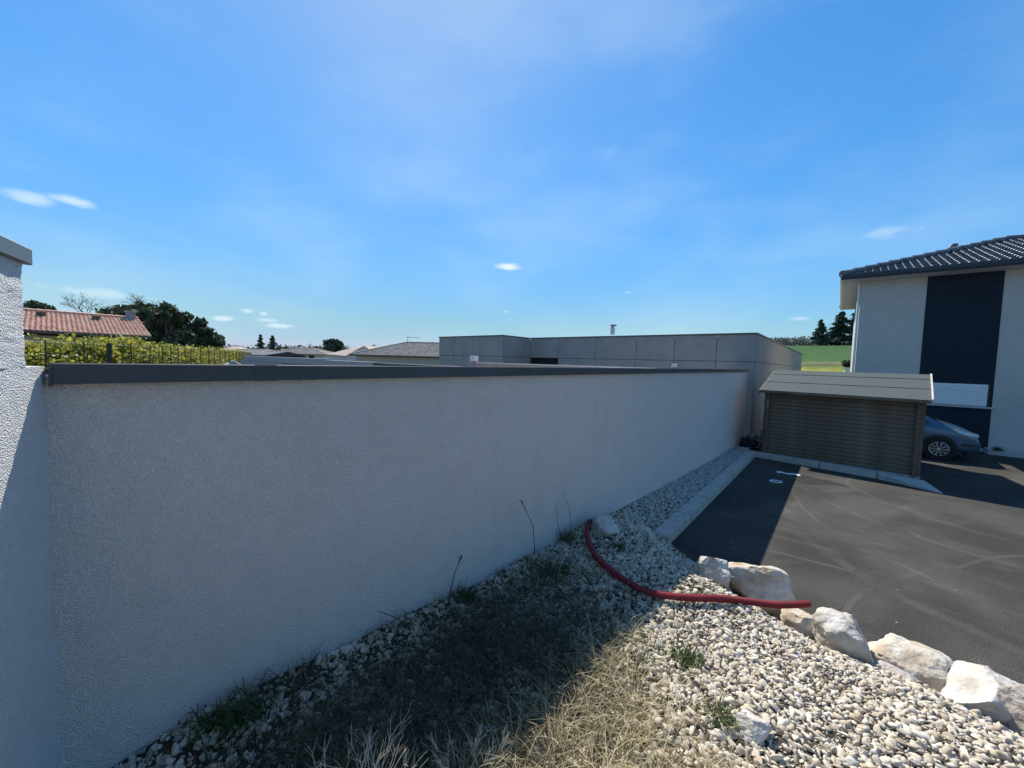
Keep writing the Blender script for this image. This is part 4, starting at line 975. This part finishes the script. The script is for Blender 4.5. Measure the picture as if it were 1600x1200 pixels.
def in_bank(x, y):
    ye = np.interp(x, X_E, Y_E)
    # sparser where weeds cover the bank in the wall's shade and at the photographer's feet
    weedy = sstep((2.5 - y) / .9) * sstep((-.35 - x - .25 * (y - 1.5)) / .5)
    foot = sstep((1.95 - y + .9 * (-x - .3).clip(-1, 1)) / .6) * (x > -1.0)
    p = (1 - (.62 - .3 * (x < -1.7)) * weedy) * (1 - .55 * foot)
    blot = .5 + .5 * np.sin(4.1 * x + 2.3 * y + 1) * np.sin(3.3 * y - 2.6 * x)
    p = p * (1 - .45 * weedy * blot)
    return (y < ye + .08 - .0) & (x > -2.14) & (RNG.random(len(x)) < p)
P1, S1 = scatter(52000, -2.14, 1.75, -.03, 5.15, in_bank, .0158, .42, .35)
ok = ~((P1[:, 0] > -1.5) & (P1[:, 2] < -.02)); P1, S1 = P1[ok], S1[ok]; P1[:, 2] = np.maximum(P1[:, 2], .008)
P3, S3 = scatter(26000, -2.14, 1.75, -.03, 5.0, lambda x, y: (y < np.interp(x, X_E, Y_E)) & (x > -2.14) & (y < 3.4), .0072, .35, .6)
P1 = np.concatenate([P1, P3]); S1 = np.concatenate([S1, S3])
nr = (S1[:, 0] > .013) & (P1[:, 1] + .5 * P1[:, 0] < 2.6) | (S1[:, 0] > .035)
Va, Fa = pebbles(P1[nr], S1[nr], 2); Vb, Fb = pebbles(P1[~nr], S1[~nr], 1)
V, Fq = np.concatenate([Va, Vb]), np.concatenate([Fa, Fb + len(Va)])
link('gravel', mesh_np('gravel', V, Fq), M['pebble'], kind='stuff', label='loose whitish crushed stone covering the bank')
P2, S2 = scatter(9000, -2.14, -1.77, 4.9, 13.3, lambda x, y: x < 9, .0185, .3, .5)
V, Fq = pebbles(P2, S2, 1)
link('gravel_strip', mesh_np('gravel_strip', V, Fq), M['pebble_grey'], kind='stuff', label='pale gravel filling the strip between wall and kerb')
# strays on the asphalt
n = 60
x = RNG.uniform(-1.4, 1.5, n); y = np.interp(x, X_E, Y_E) + RNG.exponential(.5, n); s = RNG.uniform(.004, .014, n)
V, Fq = pebbles(np.stack([x, y, s * .6], 1), np.stack([s, s, s * .7], 1), 1)
link('loose_gravel', mesh_np('loose_gravel', V, Fq), M['pebble'], kind='stuff', label='stray stone chips scattered on the asphalt')

# ------------------------------------------------------------------ weeds and dry grass
def blades(P, L, lean, wid, seg=3, flat=.0):
    n = len(P); th = RNG.uniform(0, 2 * np.pi, n); d = np.stack([np.cos(th), np.sin(th)], 1); side = np.stack([-d[:, 1], d[:, 0]], 1)
    th2 = RNG.uniform(0, 2 * np.pi, n); side = np.stack([np.cos(th2), np.sin(th2)], 1)
    V = np.zeros((n, 2 * (seg + 1), 3))
    for k in range(seg + 1):
        f = k / seg; out = L * lean * f ** 1.5; up = L * np.sqrt(np.clip(1 - (lean * f) ** 2 * .9, .02, 1)) * f * (1 - flat)
        w = wid * (1 - .8 * f)
        c = P + np.stack([d[:, 0] * out, d[:, 1] * out, up], 1)
        o_ = np.stack([side[:, 0] * w, side[:, 1] * w, 0 * w], 1)
        V[:, 2 * k] = c - o_; V[:, 2 * k + 1] = c + o_
    b = (np.arange(n) * 2 * (seg + 1))[:, None]
    Fq = np.concatenate([b + np.array([[2 * k, 2 * k + 1, 2 * k + 3, 2 * k + 2]]) for k in range(seg)])
    return V.reshape(-1, 3), Fq
def tufts(n_t, per, x0, x1, y0, y1, keep, L, lean, wid, spread=.05, flat=0):
    x = RNG.uniform(x0, x1, n_t); y = RNG.uniform(y0, y1, n_t); k = keep(x, y); x, y = x[k], y[k]
    x = np.repeat(x, per) + RNG.normal(size=len(x) * per) * spread; y = np.repeat(y, per) + RNG.normal(size=len(y) * per) * spread
    P = np.stack([x, y, mound(x, y) - .005], 1); n = len(P)
    return blades(P, RNG.uniform(*L, n), RNG.uniform(*lean, n), RNG.uniform(*wid, n), 3, flat)
shade = lambda x, y: (x < -.75) & (x > -2.1)
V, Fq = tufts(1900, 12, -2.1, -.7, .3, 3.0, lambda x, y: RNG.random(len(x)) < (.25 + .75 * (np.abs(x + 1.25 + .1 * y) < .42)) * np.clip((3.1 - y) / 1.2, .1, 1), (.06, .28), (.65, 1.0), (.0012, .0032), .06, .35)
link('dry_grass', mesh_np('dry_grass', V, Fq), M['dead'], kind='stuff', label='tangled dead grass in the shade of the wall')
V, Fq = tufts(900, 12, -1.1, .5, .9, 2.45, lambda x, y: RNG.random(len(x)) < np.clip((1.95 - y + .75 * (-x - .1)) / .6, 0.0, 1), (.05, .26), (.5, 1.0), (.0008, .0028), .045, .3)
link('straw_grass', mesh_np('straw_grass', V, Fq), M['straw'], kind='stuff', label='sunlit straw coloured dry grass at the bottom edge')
V, Fq = tufts(260, 22, -2.12, -.2, .3, 4.6, lambda x, y: RNG.random(len(x)) < .45 * (x < -.7) * (y < 3.6) + .07, (.03, .10), (.3, .95), (.002, .0045), .045)
link('green_weeds', mesh_np('green_weeds', V, Fq), M['weed'], kind='stuff', label='low green weeds growing among the stones')
def weed(label, px, py, z, r_, n, L, cat='weed', name='weed_clump', m='weed', wid=(.003, .007)):
    c = onz(px, py, z); x = c.x + RNG.normal(size=n) * r_; y = c.y + RNG.normal(size=n) * r_
    P = np.stack([x, y, mound(x, y)], 1)
    V, Fq = blades(P, RNG.uniform(L * .4, L, n), RNG.uniform(.3, .95, n), RNG.uniform(*wid, n), 3)
    return link(name, mesh_np(name, V, Fq), M[m], label=label, category=cat, group='green weed clumps on the bank')
weed('bright green weed in the sunlit gravel at the bottom', 1130, 1138, .52, .035, 120, .10)
weed('green weed spreading among dry grass right of the shadow edge', 1070, 1040, .50, .05, 170, .11)
weed('dark green weed against the wall midway along its foot', 728, 938, .50, .05, 160, .12)
weed('dark leafy weed by the wall at the bottom left', 365, 1150, .58, .07, 220, .13)
weed('tall grass tuft at the wall just left of the red conduit', 885, 845, .45, .07, 160, .22, wid=(.0015, .003))
weed('dark grassy clump below the red conduit bend', 865, 900, .47, .10, 260, .10)
weed('sparse weed in the gravel inside the red conduit curve', 965, 870, .38, .035, 110, .09)
def stalk(label, base, tip, r_=.004, head=True, m='stem_dark', bend=.03):
    base, tip = Vector(base), Vector(tip); mid = base.lerp(tip, .5) + Vector((random.gauss(0, bend), random.gauss(0, bend), 0))
    o = bpy.data.objects.new('dry_stalk', None); COL.objects.link(o); o.location = base; props(o, label, 'stalk', 'dry stalks along the wall')
    MB().tube([(0, 0, -.05), mid - base, tip - base], [r_, r_ * .8, r_ * .5], 6).build('stem', M[m], o)
    if head:
        mb = MB(); d_ = (tip - mid)
        for k in range(26):
            p = (mid - base) + d_ * random.uniform(.55, 1.05); q = p + Vector((random.gauss(0, .012), random.gauss(0, .012), random.uniform(.004, .02))); mb.tube([p, q], [.0025, .001], 4)
        mb.build('seed_head', M[m], o)
    return o
def wallpt(px, py, x): d_ = ray(px, py); return EYE + d_ * (x / d_.x)
stalk('tall dark stalk with a seed head against the wall', wallpt(836, 858, -2.05), wallpt(815, 785, -2.05))
stalk('thin dark upright stalk near the middle of the wall foot', wallpt(702, 922, -2.03), wallpt(722, 868, -2.03))
stalk('broken twig poking out towards the wall', wallpt(640, 972, -1.95), wallpt(590, 955, -1.97), head=False)
stalk('fine bare stalk just left of the conduit end', wallpt(893, 826, -2.06), wallpt(878, 766, -2.06), .0025, head=False)
stalk('second fine bare stalk between the seed head and conduit', wallpt(876, 832, -2.05), wallpt(868, 785, -2.05), .0025, head=False)
def twiggy(label, px, py, tx, ty, x, n, seed):
    random.seed(seed); b = Vector((onz(px, py, .6)))
    top = ray(tx, ty); H_ = .0
    o = thing('dry_shrub', label, 'plant', b, 0, 'pale dry shrubs at the bottom edge')
    st_, tw = MB(), MB()
    for k in range(n):
        branchy(st_ if k % 3 == 0 else tw, (random.gauss(0, .05), random.gauss(0, .05), -.03), (random.gauss(0, .45), random.gauss(0, .45), 1), random.uniform(.09, .15), .0030, 3, .75, 3)
    st_.build('stem', M['twig'], o); tw.build('twigs', M['twig'], o)
    return o
def twig_at(label, p, n, seed, k=1.0):
    random.seed(seed); g_ = float(mound(p[0], p[1])); o = thing('dry_shrub', label, 'plant', (p[0], p[1], g_), 0, 'pale dry shrubs at the bottom edge')
    st_, tw = MB(), MB()
    for q in range(n):
        branchy(st_ if q % 3 == 0 else tw, (random.gauss(0, .04), random.gauss(0, .04), -.03), (random.gauss(0, .40), random.gauss(0, .40), 1), random.uniform(.10, .16) * k, .0028, 3, .7, 3)
    st_.build('stem', M['twig'], o); tw.build('twigs', M['twig'], o)
twig_at('wider pale dry shrub rising at the bottom edge in the shade', (-1.20, .66), 9, 3, 1.15)
twig_at('smaller pale dry shrub at the bottom edge near the sunlight', (-1.05, 1.05), 6, 8, .75)
mb = MB(); random.seed(4)
for k in range(130):
    x, y = random.uniform(-2.0, -.2), random.uniform(.4, 3.0); th = random.uniform(0, 6.28); L = random.uniform(.06, .28)
    if x > -.9 and y > 2: continue
    q = (x + math.cos(th) * L, y + math.sin(th) * L)
    if q[0] < -2.1: continue
    z0, z1 = float(mound(x, y)) + random.uniform(.01, .05), float(mound(*q)) + random.uniform(.01, .09)
    mb.tube([(x, y, z0), ((x + q[0]) / 2 + random.gauss(0, .01), (y + q[1]) / 2, (z0 + z1) / 2 + .015), (q[0], q[1], z1)], [.002, .0016, .001], 4)
mb.build('fallen_twigs', M['dead'], kind='stuff', label='fine dry twigs fallen among the stones')

# ------------------------------------------------------------------ red conduit
def spline(P, n):
    P = [Vector(p) for p in P]; P = [P[0] * 2 - P[1]] + P + [P[-1] * 2 - P[-2]]; out = []
    for i in range(1, len(P) - 2):
        for k in range(n):
            t_ = k / n; a, b, c, d_ = P[i - 1:i + 3]
            out.append(.5 * ((2 * b) + (c - a) * t_ + (2 * a - 5 * b + 4 * c - d_) * t_ ** 2 + (3 * b - a - 3 * c + d_) * t_ ** 3))
    return out + [P[-2]]
hp = [(-2.05, 3.86, .53), (-1.93, 3.58, .53), (-1.72, 3.28, .55), (-1.47, 3.06, .55), (-1.16, 2.93, .555), (-.95, 2.96, .55), (-.73, 3.15, .515), (-.52, 3.42, .45), (-.33, 3.68, .39), (-.08, 3.98, .37)]
cen = spline(hp, 30)
ln = [0]
for a, b in zip(cen[:-1], cen[1:]): ln.append(ln[-1] + (b - a).length)
ln = np.array(ln); C_ = np.array([tuple(p) for p in cen]); step = .0045; S_ = np.arange(0, ln[-1], step)
C2 = np.stack([np.interp(S_, ln, C_[:, i]) for i in range(3)], 1)
gz = mound(C2[:, 0], C2[:, 1]) + .058
C2[:, 2] = np.maximum(gz, C2[:, 2] * 1.0); ker = np.ones(121) / 121; C2[:, 2] = np.convolve(np.pad(C2[:, 2], 60, 'edge'), ker, 'valid')
rad = .0235 + .0038 * np.where((np.arange(len(S_)) % 4) < 2, 1, -1)
mb = MB().tube([tuple(p) for p in C2], list(rad), 14)
t = thing('red_conduit', 'red corrugated plastic conduit curving over the gravel', 'conduit', tuple(C2[0]))
TW(mb, tuple(C2[0])); mb.build('pipe', M['hose'], t)
e0 = Vector(C2[-1]) - Vector(C2[0]); dd = (Vector(C2[-1]) - Vector(C2[-6])).normalized()
MB().tube([e0 - dd * .001, e0 + dd * .004], .019, 14).build('end_shade', M['dark_gap'], t)  # near-black disc on the pipe end paints the shade of its hollow

# ------------------------------------------------------------------ odds and ends
p = onz(1232, 741, 0)
mb = MB(); vs = []
for i in range(9):
    f = i / 8; vs += [(f * .42 - .21, -.045 + .012 * math.sin(f * 9), .006 + .012 * abs(math.sin(f * 7))), (f * .42 - .21, .05 + .015 * math.sin(f * 5 + 1), .006 + .02 * abs(math.sin(f * 5 + 1)))]
mb.add(vs, [(2 * i, 2 * i + 2, 2 * i + 3, 2 * i + 1) for i in range(8)])
o = mb.build('paper_scrap', M['paper'], label='long white paper scrap on the shaded asphalt near the shed', category='litter'); o.location = p; o.rotation_euler = (0, 0, math.radians(12))
sol = o.modifiers.new('thick', 'SOLIDIFY'); sol.thickness = .002
p = onz(1212, 753, 0)
pts = [(.11 * math.cos(q * math.pi / 12), .075 * math.sin(q * math.pi / 12), .012) for q in range(25)]
o = MB().tube(pts, .012, 6, cap=False).build('plastic_ring', M['paper'], label='white plastic ring lying on the shaded asphalt', category='litter'); o.location = p; o.rotation_euler = (0, 0, .6)
p = onz(1272, 751, 0)
vs = [(0, 0, .004)]; n = 22
for k in range(n):
    a_ = 2 * math.pi * k / n; r_ = 1 + .25 * math.sin(3 * a_ + 1) + random.uniform(-.12, .12); vs.append((.42 * r_ * math.cos(a_), .33 * r_ * math.sin(a_), .004))
o = MB().add(vs, [(0, 1 + k, 1 + (k + 1) % n) for k in range(n)]).build('asphalt_patch', M['asphalt_stain'], kind='structure', label='dark brown stain on the asphalt in front of the shed'); o.location = p
# heap between wall end and shed
t = thing('black_bag', 'crumpled black plastic bag between wall end and shed', 'bag', (-1.83, 12.75, .05))
bm = bmesh.new(); bmesh.ops.create_icosphere(bm, subdivisions=4, radius=1)
for v in bm.verts:
    q = v.co * (1 + .28 * noise.noise(v.co * 2) + .10 * noise.noise(v.co * 6)); v.co = Vector((q.x * .24, q.y * .34, max(-.05, q.z * .22 + .12)))
me = bpy.data.meshes.new('bag_body'); bm.to_mesh(me); bm.free(); link('bag_body', me, M['bag'], t)
t = thing('metal_frame', 'bent grey metal frame leaning by the shed corner', 'frame', (-1.70, 12.55, .1))
fr = [(-.16, 0, .0), (.10, 0, .02), (.20, .05, .42), (-.02, .08, .50), (-.16, 0, .0)]
for a, b in zip(fr[:-1], fr[1:]): MB().tube([a, b], .014, 8).build('bar', M['steel'], t)
MB().tube([(-.07, .03, .22), (.15, .03, .22)], .012, 8).build('bar', M['steel'], t)
MB().tube([(.08, .02, .30), (.12, .02, .46), (.16, .06, .34)], .02, 8).build('clip', M['soffit'], t)
t = thing('cable_coil', 'loose coil of black cable on top of the bag', 'cable', (-1.86, 12.55, .28))
for k in range(3):
    rr = .10 + .03 * k
    MB().tube([(rr * math.cos(q * .35), rr * .9 * math.sin(q * .35), .03 * math.sin(q * .5 + k) + .03 * k) for q in range(19)], .012, 6).build('loop', M['black_plastic'], t)
# weed at the ledge and pot beyond the house
c = Vector((3.62, 17.52, .15)); Pn = np.array(c) + RNG.normal(size=(90, 3)) * np.array([.06, .03, 0])
V, Fq = blades(Pn, RNG.uniform(.06, .18, 90), RNG.uniform(.3, .9, 90), RNG.uniform(.004, .009, 90))
link('weed_clump', mesh_np('weed_clump', V, Fq), M['weed'], label='small weed at the foot of the pale house wall', category='weed')
b_ = at(1326, 574, 28)
t = thing('potted_shrub', 'dark round shrub in a white pot beyond the house corner', 'plant', (b_.x, b_.y, b_.z - .35))
MB().tube([(0, 0, -1.2), (0, 0, .1), (0, 0, .34)], [.22, .24, .34], 16).build('pot', M['white_paint'], t)
V, Fq = leaves(crown_pts([(0, 0, .62, .42, .42, .30)], 900, .3), .07); link('crown', mesh_np('crown', V, Fq), M['leaf_pine'], t)
